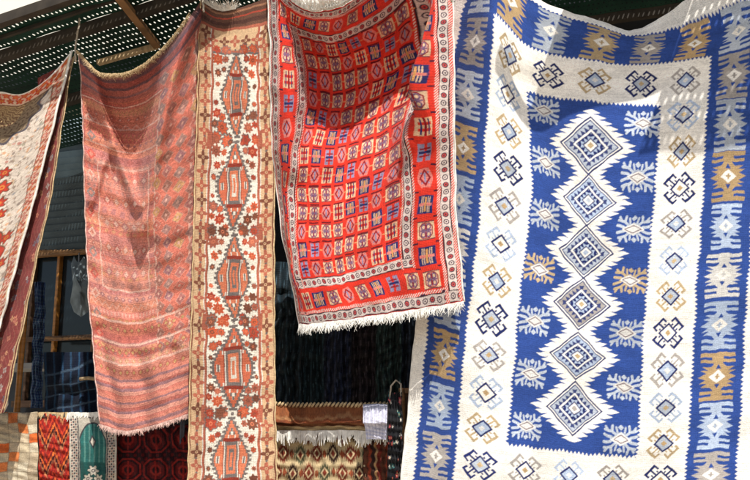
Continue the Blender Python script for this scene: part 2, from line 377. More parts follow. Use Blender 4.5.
def rosette(X, Y, r, n, c, cen, rot=0.0, dark=None, amp=.22, hole=.34):
    th = np.arctan2(Y, X) + rot; q = np.hypot(X, Y) / r
    e = 1 - amp + amp * np.cos(n * th)
    L = []
    if dark is not None: L.append((q < e + .2, dark))
    return L + [(q < e, c), (q < hole, cen), (q < hole * .5, c)]
def runner_pattern():
    w, h = 86, 560; cv = Cv(w, h, 2.0); X, Y = cv.X, cv.Y
    TAN = col(220, 182, 140); RUST = col(184, 104, 80); SLATE = col(122, 110, 104); ORG = col(220, 126, 90); IV = col(244, 234, 214); BR = col(132, 80, 60)
    cv.fill(TAN)
    cv.mask(X > 0, TAN)
    for x0, x1, c in ((0, 1.6, BR), (1.6, 3.2, TAN * .9), (13.6, 14.8, IV * .9), (14.8, 17.4, RUST), (68.6, 71.2, RUST), (71.2, 72.4, IV * .9), (82.8, 84.4, TAN * .9), (84.4, 86, BR)):
        cv.rect(x0, 24, x1, h, c)
    cv.rect(0, 0, w, 24, col(112, 76, 60))
    for y0, y1, c in ((3, 5, col(170, 120, 90)), (9, 10.5, col(190, 80, 60)), (14, 18, col(92, 60, 50)), (21, 24, RUST)): cv.rect(0, y0, w, y1, c)
    cv.rect(17.4, 50, 68.6, h, IV)
    cv.rect(14.8, 46, 71.2, 48, RUST); cv.rect(16, 48, 70, 50, SLATE)
    for k in range(42):
        for u in (8.5, 77.5):
            y = 30 + 13 * k
            cv.stamp(u, y, 6, 6.8, rosette, 6.3, 4, RUST if k % 3 else BR, TAN, 3.14 if k % 2 else 0, None, .3, .22)
            cv.stamp(u, y + 6.5, 2, 1.6, lambda X, Y: [(np.abs(X) + np.abs(Y) < 1.5, SLATE)])
    for k in range(5): cv.stamp(17 + 13 * k, 36, 6, 6, rosette, 6.2, 4, BR if k % 2 else RUST, TAN, 3.14, None, .3, .22)
    def med(X, Y, k):
        q = 3.4
        y = np.floor(np.abs(Y) / q) * q + q / 2; x = np.abs(X)
        hw = 18.5 * (1 - y / 43) + np.where(y < 18, 1.6, 0) - np.where(y < 5, 1.0, 0)
        hw = np.where(y < 42, np.maximum(hw, 1.5), -1)
        hw2 = hw + 2.2 * (tri(Y, 4.4) > .45)
        cr_ = IV
        L = [(x < hw2, SLATE), (x < hw - 2.0, ORG if k % 2 == 0 else col(212, 112, 80))]
        ring = (x < hw - 5) & (x > hw - 6.3) & (y > 14); L.append((ring, cr_ * .9))
        L.append(((np.abs(y - 16) < 1.1) & (x < hw - 4) & (x > 4), IV * .85))
        L += [((x < 8.2) & (y < 19), col(150, 60, 44)), ((x < 7.4) & (y < 18), cr_ * .92), ((x < 6.4) & (y < 17), SLATE), ((x < 4.6) & (y < 14), ORG), ((x < 2.4) & (y < 10), cr_ * .85 if k % 2 else SLATE), ((x < 1.2) & (y < 7), ORG)]
        L += [((np.abs(x - 13) < 1.6) & (y < 4.5), IV * .9), ((np.abs(x - 13) < .8) & (y < 3), SLATE)]
        L += [((x + np.abs(y - 26) * .8 < 3.2), SLATE), ((x + np.abs(y - 26) * .8 < 1.6), cr_)]
        return L
    for k in range(7): cv.stamp(43, 88 + 84.5 * k, 24, 43, med, k)
    r = np.random.default_rng(3)
    for k in range(7):
        y = 88 + 84.5 * k
        for sx in (-1, 1):
            for dx, dy, R_ in ((20.5, -33, 6), (11, -43, 5.2), (19.5, -20, 4.0), (21.5, 18, 4.6), (15, 30, 5.6), (22, 39, 4.4), (21.5, -9, 2.6), (22.5, 8, 2.4), (8.5, 38, 3.4), (12, -33, 3.2), (22, -43, 4.2), (15, 21, 3.4), (13.5, -23, 2.6), (7, -41, 2.6), (23, 27, 3.6)):
                c = [RUST, col(180, 74, 52), BR, col(206, 96, 62)][r.integers(4)]
                cv.stamp(43 + sx * dx, y + dy, R_ + 3, R_ + 3, rosette, R_ * 1.06, [8, 6, 8][r.integers(3)], c, ORG if r.random() < .6 else BR, r.uniform(0, 1), SLATE if r.random() < .4 else None, .15, .30)
        for sx in (-1, 1): cv.stamp(43 + sx * 25.6, y + 42, 4, 7, lambda X, Y, s=sx: [(-s * X < 4 - np.abs(Y) * .6, RUST)])
    cv.mask((X < 17.4) & (X > 16.8) & (Y > 50), BR)
    return cv

RED = col(226, 56, 38)
def guard(cv, x0, y0, x1, y1, vertical, base, p=7.0):
    cv.rect(x0, y0, x1, y1, base)
    w = cv.win(x0, y0, x1, y1); X, Y = cv.X[w], cv.Y[w]; sub = cv.a[w]
    a, c0 = (Y, X) if vertical else (X, Y)
    lo, hi = (x0, x1) if vertical else (y0, y1)
    q = (a / p) % 1 - .5; t = (c0 - (lo + hi) / 2) / ((hi - lo) / 2)
    alt = (np.floor(a / p) % 2) < 1
    DK = col(70, 52, 66); PR = col(206, 80, 74)
    r = np.hypot(q * 2, t * 1.3)
    sub[(r < .75)] = DK; sub[(r < .5)] = base; sub[(r < .5) & alt] = PR; sub[r < .22] = DK
    sub[(np.abs(t) > .74)] = base * .95
    sub[(np.abs(t) > .86)] = col(60, 40, 46)
def hatch(cv, x0, y0, x1, y1, vertical):
    w = cv.win(x0, y0, x1, y1); X, Y = cv.X[w], cv.Y[w]; sub = cv.a[w]
    sub[:] = RED; sub[((X + Y) / 2.6) % 1 < .5] = col(238, 214, 200)
def red_cell(X, Y, ty, hw, hh):
    x = np.abs(X); y = np.abs(Y); IV = col(234, 194, 154); NV = col(44, 46, 100); PK = col(226, 128, 116); MR = col(150, 30, 40); GR = col(150, 140, 168)
    inb = (x < hw) & (y < hh)
    if ty == 0:
        PU = col(126, 92, 120); o = np.maximum(np.maximum(x / (hw - 1.3), y / (hh - 1.0)), (x / (hw - 1.3) + y / (hh - 1.0)) / 1.5)
        lob = np.hypot((x - 2.3) / 1.9, (y - 3.3) / 2.6)
        return [(inb, IV), (o < .96, MR), (o < .84, col(226, 170, 150)), (lob < 1.15, PU), (lob < .6, IV), ((x < .6) & (o < .8), MR), ((y < .7) & (o < .8), PU), ((y > hh - 1.1) & inb, col(120, 60, 66))]
    if ty == 1:
        return [(inb, NV), ((np.abs(x - 3.4) < 1.3) & (y < hh - 1.2), IV), ((np.abs(x - 3.4) < .5) & (y < hh - 1.2), NV), ((np.abs(y) < 1.3) & (x < hw - 1.0), PK), ((x < 1.1) & (y < hh - 2), col(210, 150, 90))]
    if ty == 2:
        return [(inb & (x + y * .5 < hw + 1), PK), ((x + y * .8 < 6.2), MR), ((x + y * .8 < 4), PK), ((x < 1) & (y < 4), GR), ((np.abs(x - 3.5) < .8) & (np.abs(y - 4.5) < .8), GR)]
    if ty == 3:
        return [((x < hw - 1.2) & (y < hh - .5), GR), ((x < 1.4) & (np.abs(y) < hh), RED), ((y > 2.6) & (y < 4.2) & (x < hw - 2.6), MR), ((y < 1.2) & (x < hw - 2), NV)]
    return [(inb, col(236, 190, 150)), ((x < hw - 1.8) & (np.abs(y - 3) < 1.4), RED), ((x < 1.2) & (y < hh), MR), ((np.abs(x - 3.8) < .7) & (y < hh - 1), NV)]
def red_pattern():
    w, h = 246, 342; cv = Cv(w, h, 1.9); X, Y = cv.X, cv.Y
    cv.fill(RED); WG = col(228, 208, 196); r = np.random.default_rng(11)
    # outer guard, border, inner guard
    for x0, x1 in ((5, 15), (231, 241)): guard(cv, x0, 3, x1, h - 3, True, WG)
    for y0, y1 in ((2, 11), (330, 340)): guard(cv, 5, y0, 241, y1, False, WG * .9)
    for x0, x1 in ((1.5, 4.6), (15.5, 18.5), (227.5, 230.5), (241.4, 244.5)): hatch(cv, x0, 2, x1, h - 2, True)
    for y0, y1 in ((326.5, 329.5), (11.5, 14)): hatch(cv, 18, y0, 228, y1, False)
    for x0, x1 in ((0, 1.5), (244.5, 246)): cv.rect(x0, 0, x1, h, WHT)
    cv.rect(19, 14.5, 227, 326, RED)
    for x0, x1 in ((45, 55), (191, 201)): guard(cv, x0, 39, x1, 301, True, WG)
    for y0, y1 in ((39, 49), (291, 301)): guard(cv, 45, y0, 201, y1, False, WG)
    for x0, x1 in ((55.4, 57.4), (188.6, 190.6), (42.6, 44.6), (201.4, 203.4)): hatch(cv, x0, 38, x1, 302, True)
    cv.rect(57.4, 49.4, 188.6, 290.6, RED)
    def small(X, Y, ty): return red_cell(X * 1.22, Y * 1.08, ty, 7.7, 7.9)
    for j in range(13):
        for i in range(8):
            ty = [0, 1, 0, 2, 3, 0, 4, 2][(i * 3 + j * 2 + (j // 3)) % 8]
            u, v = 65.6 + 16.4 * i, 59 + 18.55 * j
            cv.stamp(u, v, 7.5, 8.6, small, ty)
            cv.stamp(u + 8.2, v, 3, 2, lambda X, Y: [((np.abs(Y) < .55) & (np.abs(X) < 1.8), col(232, 150, 100))])
            cv.stamp(u, v - 8.4, 7, 1.3, lambda X, Y: [((np.abs(Y) < .8) & (np.abs(X) < 6.2), col(110, 20, 30))])  # relief shadow painted as a dark line above each block
    for k in range(13):
        v = 26 + 24.2 * k
        for u in (30.5, 215.5):
            cv.stamp(u, v, 10, 10.5, red_cell, [0, 3, 1, 2, 0, 1, 4][(k * 2 + (u > 100)) % 7], 7.8, 8.6)
            cv.stamp(u, v + 12, 11, 1.3, lambda X, Y: [((np.abs(Y) < .8) & (np.abs(X) > 8), col(70, 26, 50))])
    for k in range(8):
        for v in (26, 315):
            cv.stamp(53 + 20.5 * k, v, 9, 10, red_cell, [4, 1, 0, 2, 0, 1, 3, 0][k], 7.4, 8.4)
    return cv

def pink_pattern():
    w, h = 120, 370; cv = Cv(w, h, 1.8); X, Y = cv.X, cv.Y; r = np.random.default_rng(5)
    B0 = col(196, 122, 102); pal = [col(216, 128, 112), col(196, 92, 80), col(226, 150, 130), col(206, 112, 84), col(190, 120, 118), col(220, 138, 106)]
    NV = col(90, 84, 118); DKR = col(150, 54, 56); LT = col(232, 192, 172); SLT = col(112, 112, 116); YL = col(196, 170, 96); TEAL = col(90, 120, 120)
    cv.fill(B0)
    # fine bands of small lozenges and zigzags
    y = 0
    while y < 300:
        hgt = r.choice([5, 6, 7, 9, 11]); c = pal[r.integers(6)]; cv.rect(0, y, w, y + hgt, c)
        wn = cv.win(0, y, w, y + hgt); XX, YY = cv.X[wn], cv.Y[wn] - y - hgt / 2; sub = cv.a[wn]; p = r.choice([4, 6, 8, 10]); k = r.integers(4)
        c2 = [DKR, SLT, LT, NV, YL, TEAL, col(170, 74, 66)][r.integers(7)]; c2 = c * .45 + c2 * .55
        if k == 0: sub[tri(XX, p) * hgt * .5 > np.abs(YY) + .8] = c2
        elif k == 1: sub[np.abs(YY - (tri(XX, p) - .5) * hgt * .6) < 1] = c2
        elif k == 2: sub[(tri(XX, p) * hgt * .5 > np.abs(YY) + .8) & (tri(XX, p) > .35)] = c2; sub[(tri(XX, p) > .85) & (np.abs(YY) < .9)] = LT
        else: sub[((XX / p) % 1 < .5) & (np.abs(YY) < hgt * .3)] = c2
        cv.rect(0, y, w, y + .7, c * .75)
        y += hgt
    for yy in (36, 62, 86): cv.rect(0, yy, w, yy + 1.4, LT)
    # dark bands at the top
    for y0, y1, c in ((0, 5, col(120, 80, 78)), (5, 9, col(84, 62, 74)), (9, 15, col(140, 66, 62)), (15, 18, col(88, 64, 76)), (18, 24, col(170, 96, 88)), (24, 26.5, col(110, 80, 90)), (26.5, 31, col(160, 84, 78))): cv.rect(0, y0, w, y1, c)
    # inner panel with pale frame
    m = (np.abs(X - 44) < 28) & (Y > 105) & (Y < 232)
    fr = m & ~((np.abs(X - 44) < 26.6) & (Y > 107) & (Y < 230)); cv.mask(fr, LT)
    inner = (np.abs(X - 44) < 26.6) & (Y > 107) & (Y < 230)
    a = cv.a; a[inner] = a[inner] * .75 + B0 * .3
    for k in range(5):
        for u in range(24, 70, 10):
            cv.stamp(u + 1, 118 + 24 * k, 5, 7, lambda X, Y, c=pal[(k + u) % 6] * .8: [(np.abs(X) / 4.5 + np.abs(Y) / 6 < 1, c), (np.abs(X) / 2.5 + np.abs(Y) / 3.4 < 1, LT * .9)])
    # left margin crosses
    for k in range(12): cv.stamp(8, 60 + 20 * k, 6, 8, lambda X, Y, c=[LT, TEAL, col(206, 60, 50)][k % 3]: [(np.abs(X) / 5 + np.abs(Y) / 6 < 1, c * .9), (np.abs(X) / 2.6 + np.abs(Y) / 3 < 1, B0)])
    cv.rect(78.5, 40, 80, 290, LT); cv.rect(111, 24, 112.2, 330, LT); cv.rect(80, 24, 120, 290, col(208, 104, 82))
    cv.rect(110, 20, 111.5, 340, LT)
    # lozenge lattice on the right
    dc = [SLT, col(120, 70, 84), YL, NV, col(90, 78, 70), col(176, 70, 60), TEAL]
    for j in range(40):
        for i in range(4):
            u = 82 + 10 * i; v = 28 + 14 * j / 1.0 + (7 if i % 2 else 0)
            if v > 300 or not 81 < u < 114: continue
            c = dc[(j * 3 + i * 2 + j // 3) % 7] * .6 + B0 * .22
            cv.stamp(u, v, 6, 8, lambda X, Y, c=c: [(np.abs(X) / 5.0 + np.abs(Y) / 6.4 < 1, LT * .62), (np.abs(X) / 4.4 + np.abs(Y) / 5.6 < 1, c), ((np.abs(X) / 4.4 + np.abs(Y) / 5.6 < .9) & (((X + Y) / 2.2) % 1 < .4), c * 1.5), (np.abs(X) / 1.4 + np.abs(Y) / 1.8 < 1, LT * .8)])
    # bottom: knotted pale lines then stripes
    for y0 in (262, 284, 304):
        cv.rect(0, y0, w, y0 + 2.4, LT * 1.02)
        wn = cv.win(0, y0 + 5, w, y0 + 14); XX, YY = cv.X[wn], cv.Y[wn] - y0 - 9; sub = cv.a[wn]
        sub[tri(XX, 8) * 4.5 > np.abs(YY) + .5] = col(166, 76, 60); sub[tri(XX, 8) * 4.5 > np.abs(YY) + 2.4] = YL * .8
    sc_ = [col(206, 120, 98), col(106, 88, 104), col(212, 136, 118), col(166, 78, 72), col(110, 92, 110), col(222, 156, 136), col(198, 106, 90)]
    y = 316; k = 0
    while y < 370:
        hh = [3.6, 2.6, 4.0, 2.2, 3.0][k % 5]; cv.rect(0, y, w, y + hh, sc_[k % 7]); y += hh; k += 1
    cv.rect(0, 40, 1.4, 316, DKR)
    keep = np.clip(.92 - (Y - 18) / 60, .62, .90)[..., None].astype(np.float32)          # faded: the top bands least
    cv.a = cv.a * keep + col(206, 138, 120) * (1 - keep)
    nz = r.normal(0, .17, (cv.a.shape[0] // 3 + 1, cv.a.shape[1] // 3 + 1)).repeat(3, 0).repeat(3, 1)[:cv.a.shape[0], :cv.a.shape[1]]
    cv.a *= (1 + nz[..., None] + .06 * np.sin(Y * 2.6)[..., None]).astype(np.float32)
    return cv

def paisley_pattern():
    w, h = 120, 330; cv = Cv(w, h, 2.0); X, Y = cv.X, cv.Y; r = np.random.default_rng(21)
    IV = col(234, 216, 196); BR = col(120, 84, 62); GRN = col(120, 120, 92); RD = col(190, 62, 42); OR = col(214, 136, 60); BG = col(120, 128, 140); TN = col(196, 166, 120)
    cv.fill(IV)
    # scrolling stems and leaves
    s1 = np.sin(X * .55 + 2.2 * np.sin(Y * .31)) + np.sin(Y * .6 + 2.4 * np.sin(X * .27 + 1))
    cv.mask(np.abs(s1) < .16, BR); 
    for k in range(2600):
        u, v = r.uniform(0, w), r.uniform(0, h); c = [BR, BR, GRN, RD, OR, BG, TN, col(90, 60, 50)][r.integers(8)]
        a = r.uniform(.6, 1.7); b = a * r.uniform(.4, 1); t = r.uniform(0, 3.14)
        cv.stamp(u, v, 2.4, 2.4, lambda X, Y: [(((X * math.cos(t) + Y * math.sin(t)) / a) ** 2 + ((Y * math.cos(t) - X * math.sin(t)) / b) ** 2 < 1, c)])
    cv.a = cv.a * .62 + IV * .38
    # lobed medallion at the left, pendants above
    def med(X, Y):
        th = np.arctan2(Y, X); q = np.hypot(X / 30, Y / 56); e = .86 + .10 * np.abs(np.cos(6 * th))
        return [(q < e, BR), (q < e - .03, RD), (q < e - .16, IV), (q < e - .19, OR), (q < e - .34, TN), ((q < e - .36) & (np.sin(X * 1.1) * np.sin(Y * 1.1) > .2), RD), (q < .32, RD), (q < .24, IV), (q < .16, BG)]
    cv.stamp(78, 186, 34, 58, med)
    for uu, vv, R_ in ((86, 84, 5.5), (88, 100, 7), (90, 116, 6), (92, 130, 5.5), (103, 160, 5), (105, 186, 5), (103, 212, 5), (90, 244, 6)):
        cv.stamp(uu, vv, R_ + 2, R_ + 2, rosette, R_, 6, RD, OR, .3, BR)
    # brown half medallion at the top
    def top(X, Y):
        th = np.arctan2(Y, X); q = np.hypot(X / 36, Y / 42); e = .92 + .06 * np.cos(14 * th)
        f = np.cos(40 * th + 2.4 * np.sin(q * 40)) * np.cos(q * 34 + 2 * np.sin(9 * th))
        return [(q < e, col(96, 88, 92)), (q < e - .06, col(150, 128, 100)), ((q < e - .06) & (f > .35), col(104, 80, 62)), (q < .55, TN), ((q < .55) & (f > 0), BR)]
    w0 = cv.win(30, 13, 118, 60)
    cv.stamp(74, 14, 40, 46, top)
    # floral border along the top and the right
    def border(m, a, b):
        cv.mask(m, col(226, 196, 168))
    mb_ = (Y < 13) | (X > 112)
    cv.mask(mb_, col(222, 186, 160))
    cv.mask((Y > 13) & (Y < 14.2) & (X < 112), BR); cv.mask((X > 111.2) & (X < 112) & (Y > 13), BR)
    for k in range(40):
        for du in (0, 1):
            u = 3 + 6 * k + 3 * du; v = 4 + 5 * du
            if u < 118: cv.stamp(u, v, 4, 4, rosette, 3.2, 5, RD if du else col(206, 84, 60), OR, k, None)
    for k in range(46):
        for du in (0, 1):
            cv.stamp(113.4 + 3 * du, 16 + 7 * k + 3.5 * du, 4, 4, rosette, 2.6, 5, col(176, 72, 56) if du else col(190, 96, 74), [OR, IV, GRN][k % 3], k, None)
    cv.mask(X > 118.4, TANW); cv.mask(Y < 1.5, WHT)
    return cv

def maroon_pattern():
    w, h = 60, 350; cv = Cv(w, h, 2.0); r = np.random.default_rng(4); MR = col(138, 62, 58); cv.fill(MR)
    X, Y = cv.X, cv.Y
    cv.mask(np.abs(np.sin(X * .5 + 2 * np.sin(Y * .2))) < .14, col(160, 104, 84))
    for k in range(150):
        u, v = r.uniform(0, w), r.uniform(0, h); cv.stamp(u, v, 5, 5, rosette, r.uniform(2, 4.2), [5, 6, 4][k % 3], [col(176, 160, 150), col(190, 120, 96), col(120, 110, 120), col(206, 150, 110)][k % 4], MR, k, None)
    for x0, x1, c in ((55, 57, col(196, 160, 120)), (57, 60, col(110, 40, 40))): cv.rect(x0, 0, x1, h, c)
    return cv
def patch_pattern():
    w, h = 46, 230; cv = Cv(w, h, 1.8); r = np.random.default_rng(9); p = [col(206, 188, 156), col(190, 172, 142), col(214, 200, 172), col(214, 104, 48), col(120, 76, 54), col(176, 158, 130), col(222, 128, 70), col(200, 180, 150)]
    for j in range(26):
        for i in range(5): cv.rect(i * 9.2, j * 9, i * 9.2 + 9.2, j * 9 + 9, p[r.integers(8)] if (i + j) % 2 else p[[0, 1, 2, 7][r.integers(4)]])
    cv.mask(((cv.X / 9.2) % 1 < .06) | ((cv.Y / 9) % 1 < .06), col(150, 132, 108)); return cv
def chevron_pattern():
    w, h = 40, 230; cv = Cv(w, h, 1.8); X, Y = cv.X, cv.Y; cv.fill(col(170, 44, 28)); q = (Y + 16 * tri(X, 20) + 1.2 * np.sin(X * 2.2)) / 3.6; k = np.floor(q) % 7
    for i, c in enumerate((col(206, 66, 36), col(120, 24, 24), col(224, 112, 50), col(60, 20, 26), col(190, 120, 80), col(176, 44, 28), col(150, 30, 26))): cv.mask(k == i, c)
    st = ((X * .9 + np.floor(Y / 2.6) * 1.3) / 6) % 1; cv.mask((st < .16), col(140, 30, 26)); return cv
def teal_pattern():
    w, h = 48, 230; cv = Cv(w, h, 1.8); X, Y = cv.X, cv.Y; IV = col(200, 190, 172); DK = col(60, 56, 62); TL = col(44, 104, 98)
    cv.fill(IV); q = (np.sin(X * 1.5) * np.sin(Y * 1.3)); cv.mask(q > .25, DK); cv.mask(q < -.6, col(150, 80, 70))
    cv.rect(0, 0, 2, h, IV); cv.rect(46, 0, 48, h, IV); cv.rect(9, 10, 39, 220, DK); cv.rect(10, 11, 38, 219, IV * .8)
    m = (np.abs(X - 24) < 12.6) & (Y > 16 + (np.abs(X - 24) / 12.6) ** 2.4 * 16) & (Y < 216); cv.mask((np.abs(X - 24) < 13.4) & (Y > 14.6 + (np.abs(X - 24) / 13.4) ** 2.4 * 16) & (Y < 217), DK); cv.mask(m, TL); cv.mask(m & (np.sin(X * 1.3 + .4 * np.sin(Y * .2)) > .6), col(92, 140, 130))
    cv.mask(m & (Y > 52), TL * .6)
    cv.stamp(24, 33, 5, 8, lambda X, Y: [(np.abs(X) / 3.4 + np.abs(Y) / 6.5 < 1, DK), (np.abs(X) / 2 + np.abs(Y) / 4 < 1, IV)])
    for dx, dy, R_ in ((0, 60, 5.5), (-5, 68, 5), (5, 68, 5), (-8, 78, 4.6), (8, 78, 4.6), (0, 78, 6), (-4, 92, 6), (5, 92, 6), (0, 108, 7)): cv.stamp(24 + dx, dy, R_ + 1.5, R_ + 1.5, rosette, R_, 6, IV, DK, dx, col(20, 60, 60))
    return cv
def darkred_pattern():
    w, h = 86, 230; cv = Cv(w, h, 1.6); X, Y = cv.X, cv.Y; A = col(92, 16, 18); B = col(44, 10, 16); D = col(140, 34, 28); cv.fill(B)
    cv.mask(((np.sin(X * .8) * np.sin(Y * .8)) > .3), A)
    for j in range(8):
        for i in range(3):
            def gul(X, Y):
                r = np.maximum(np.maximum(np.abs(X) / 13, np.abs(Y) / 12), (np.abs(X) / 13 + np.abs(Y) / 12) / 1.45)
                return [(r < 1, D), (r < .86, B), (r < .7, A), (r < .45, D), (r < .28, B), ((np.abs(X) < 1) & (r < .8), D)]
            cv.stamp(14 + 29 * i, 22 + 30 * j, 14, 13, gul)
    for x0 in (0, 83): cv.rect(x0, 0, x0 + 3, h, D)
    return cv
def ikat_pattern():
    w, h = 88, 230; cv = Cv(w, h, 1.8); X, Y = cv.X, cv.Y; IV = col(214, 190, 146); RB = col(124, 52, 34); DK = col(66, 40, 32); GR = col(92, 92, 66); cv.fill(IV); r = np.random.default_rng(8)
    for j in range(11):
        for i in range(6):
            u = 8 + 14.6 * i + (7.3 if j % 2 else 0); v = 34 + 19 * j - 18; c = [RB, DK, RB, GR][(i + j * 2) % 4]
            cv.stamp(u, v, 8, 12, lambda X, Y, c=c: [(np.abs(X) / 5.8 + (np.abs(Y) / 10) ** 1.5 + .25 * np.sin(X * 4) < 1, c), (np.abs(X) / 3.4 + np.abs(Y) / 6 < 1, IV), (np.abs(X) / 2 + np.abs(Y) / 4 < 1, RB)])
            cv.stamp(u + 7.3, v, 3, 6, lambda X, Y: [(np.abs(X) / 2 + np.abs(Y) / 5 < 1, col(150, 76, 44))])
    return cv
def bands_pattern(cols, w=90, h=40, vertical=False, res=1.8, jit=.6, seed=0):
    cv = Cv(w, h, res); r = np.random.default_rng(seed); t = 0; A = cv.X if vertical else cv.Y; B = cv.Y if vertical else cv.X
    k = 0; lim = w if vertical else h
    while t < lim:
        c, d = cols[k % len(cols)]; cv.mask((A + jit * np.sin(B * .7) >= t), c); t += d; k += 1
    return cv
def bag_pattern():
    cv = Cv(30, 160, 2.0); cv.fill(col(22, 22, 26)); r = np.random.default_rng(2)
    for k in range(60):
        u, v = r.uniform(2, 28), r.uniform(4, 156); cv.stamp(u, v, 4, 4, rosette, r.uniform(1.4, 3), 5, [col(196, 70, 84), col(70, 130, 130), col(210, 200, 190), col(150, 40, 50)][k % 4], col(230, 210, 150), k, None)
    return cv
def scarf_pattern(seed):
    cv = Cv(30, 120, 2.0); cv.fill(col(34, 62, 112)); X, Y = cv.X, cv.Y; cv.mask(np.sin(X * .9 + np.sin(Y * .3)) * np.sin(Y * .5) > .35, col(78, 116, 150)); cv.mask(np.sin(X * 2.1) * np.sin(Y * 1.2 + seed) > .75, col(150, 176, 190)); return cv

# ================================================================== THE HANGING RUGS
GR_ = 'large rugs hung along the shop front'
# --- blue kilim
us = [0, 14, 66, 116, 183, 205, 250, 300, 352, 378]
vs = [0, 14, 60, 106, 200, 300, 400, 450, 556]
ctrl = [
 [(470,-44,.10),(478,-41,.08),(498,-42,-.03),(540,-1,.03),(607,23,.05),(626,30,.05),(664,16,.03),(702,-12,.0),(750,-26,-.02),(774,-34,-.02)],
 [(468,-38,.09),(476,-36,.07),(496,-38,-.06),(537,4,.02),(605,28,.03),(625,35,.03),(668,30,.01),(712,14,-.02),(757,-3,-.03),(781,-12,-.03)],
 [(452,12,.16),(463,14,.11),(495,14,-.10),(530,47,.04),(597,62,.04),(619,65,.04),(663,63,.02),(711,56,-.02),(758,44,-.03),(782,36,-.03)],
 [(443,60,.18),(453,62,.13),(491,70,-.09),(528,92,.07),(593,102,.03),(616,104,.02),(661,105,.01),(708,99,-.01),(756,94,-.02),(780,91,-.02)],
 [(432,160,.17),(443,162,.13),(483,172,-.05),(531,186,.07),(588,200,.0),(607,201,-.01),(653,201,.0),(702,198,.0),(752,196,-.01),(777,196,-.01)],
 [(422,266,.14),(433,268,.11),(473,280,-.01),(521,291,.03),(582,300,-.01),(602,301,-.01),(646,301,.0),(696,299,.0),(747,297,.0),(772,297,.0)],
 [(411,376,.15),(423,378,.12),(461,386,.01),(512,393,.0),(574,401,-.01),(594,403,-.01),(640,405,.0),(690,404,.0),(741,402,.01),(766,402,.01)],
 [(406,430,.15),(418,431,.12),(457,437,.02),(506,444,.0),(570,452,-.01),(590,454,-.01),(636,456,.0),(686,455,.0),(737,453,.01),(762,453,.01)],
 [(395,538,.15),(407,539,.12),(447,544,.02),(496,551,.0),(560,558,.0),(580,560,.0),(626,562,.0),(676,561,.0),(727,560,.01),(752,560,.01)]]
blue = cloth('hanging_rug', 'large royal blue and cream kilim with a central chain of stepped diamonds', 'rug', blue_pattern(), us, vs, ctrl, RUGM['flat'], (.011, 120, 3),
             ridges=[([(620, 40), (598, 150), (590, 300)], .012, 26), ([(705, 20), (668, 120), (655, 260)], -.014, 22), ([(540, 20), (560, 120), (566, 210)], -.012, 16)], group=GR_)
edging(blue, M['wool_white'], 'left', .005); edging(blue, M['wool_white'], 'right', .005)
# --- red rug with its fold
us = [0, 17, 43, 57, 100, 145, 172, 189, 203, 209, 229, 246]
vs = [0, 44, 80, 110, 140, 170, 210, 250, 290, 316, 342]
ctrl = [
 [(268,-16,-.10),(277,-14,-.14),(288,-2,-.15),(300,7,-.17),(330,10,-.19),(358,-4,-.18),(382,-24,-.14),(400,-36,-.08),(416,-42,-.06),(422,-42,-.08),(438,-40,-.14),(453,-38,-.08)],
 [(269,24,-.08),(278,25,-.15),(290,28,-.10),(298,31,-.02),(329,39,.03),(363,27,.06),(390,10,.06),(408,-6,.06),(424,-10,.0),(430,-9,-.12),(436,-7,-.18),(453,-8,-.10)],
 [(270,58,-.08),(279,60,-.16),(296,61,-.10),(305,62,.08),(337,66,.21),(372,56,.26),(397,44,.26),(414,34,.22),(440,30,.12),(429,30,-.17),(435,29,-.22),(453,28,-.13)],
 [(270,88,-.07),(279,90,-.17),(298,92,-.13),(307,93,.07),(338,97,.24),(375,86,.31),(399,74,.33),(419,65,.26),(434,62,.10),(419,61,-.20),(436,60,-.23),(454,59,-.14)],
 [(271,119,-.06),(279,121,-.16),(296,122,-.15),(304,123,.0),(335,126,.16),(369,118,.27),(392,108,.30),(411,98,.22),(421,95,.06),(410,93,-.20),(436,92,-.22),(454,91,-.14)],
 [(273,150,-.05),(280,152,-.14),(291,153,-.17),(299,154,-.12),(331,156,.03),(364,149,.12),(390,139,.14),(403,130,.0),(407,126,-.18),(417,125,-.19),(437,124,-.20),(455,123,-.13)],
 [(277,192,-.04),(282,194,-.08),(288,195,-.10),(297,196,-.08),(328,197,-.03),(362,190,.01),(385,181,-.01),(402,172,-.08),(413,169,-.11),(419,168,-.11),(438,167,-.12),(455,165,-.09)],
 [(283,236,-.03),(286,237,-.07),(290,238,-.10),(297,237,-.10),(328,236,-.06),(361,229,-.04),(384,221,-.05),(401,214,-.08),(413,212,-.10),(419,211,-.11),(439,209,-.12),(456,207,-.09)],
 [(290,276,-.02),(292,277,-.06),(295,278,-.09),(301,277,-.10),(331,275,-.09),(361,269,-.07),(384,263,-.07),(400,259,-.08),(413,256,-.09),(419,255,-.10),(441,251,-.11),(459,247,-.09)],
 [(295,300,-.01),(298,301,-.05),(303,302,-.08),(309,301,-.09),(339,297,-.10),(370,291,-.08),(390,286,-.07),(406,283,-.08),(418,281,-.09),(424,280,-.10),(445,276,-.11),(462,272,-.09)],
 [(299,325,-.01),(302,325,-.04),(309,325,-.07),(316,324,-.08),(345,321,-.09),(377,316,-.08),(396,313,-.07),(411,311,-.08),(422,309,-.09),(428,308,-.09),(448,305,-.10),(464,302,-.08)]]
red = cloth('hanging_rug', 'scarlet rug of small square motifs with white fringe and a deep fold', 'rug', red_pattern(), us, vs, ctrl, RUGM['pile'], (.006, 55, 8),
            ridges=[([(318, 120), (324, 200), (330, 290)], -.012, 9), ([(352, 130), (350, 210), (352, 300)], .014, 9), ([(377, 150), (374, 230), (374, 300)], -.014, 8)], group=GR_)
fringe(red, M['wool_white'], -1, 820, .033, .0048, seed=1, spread=.5, clump=6, curl=.4, jitter=.55)
edging(red, M['wool_white'], 'right', .005); edging(red, M['wool_white'], 'left', .004)
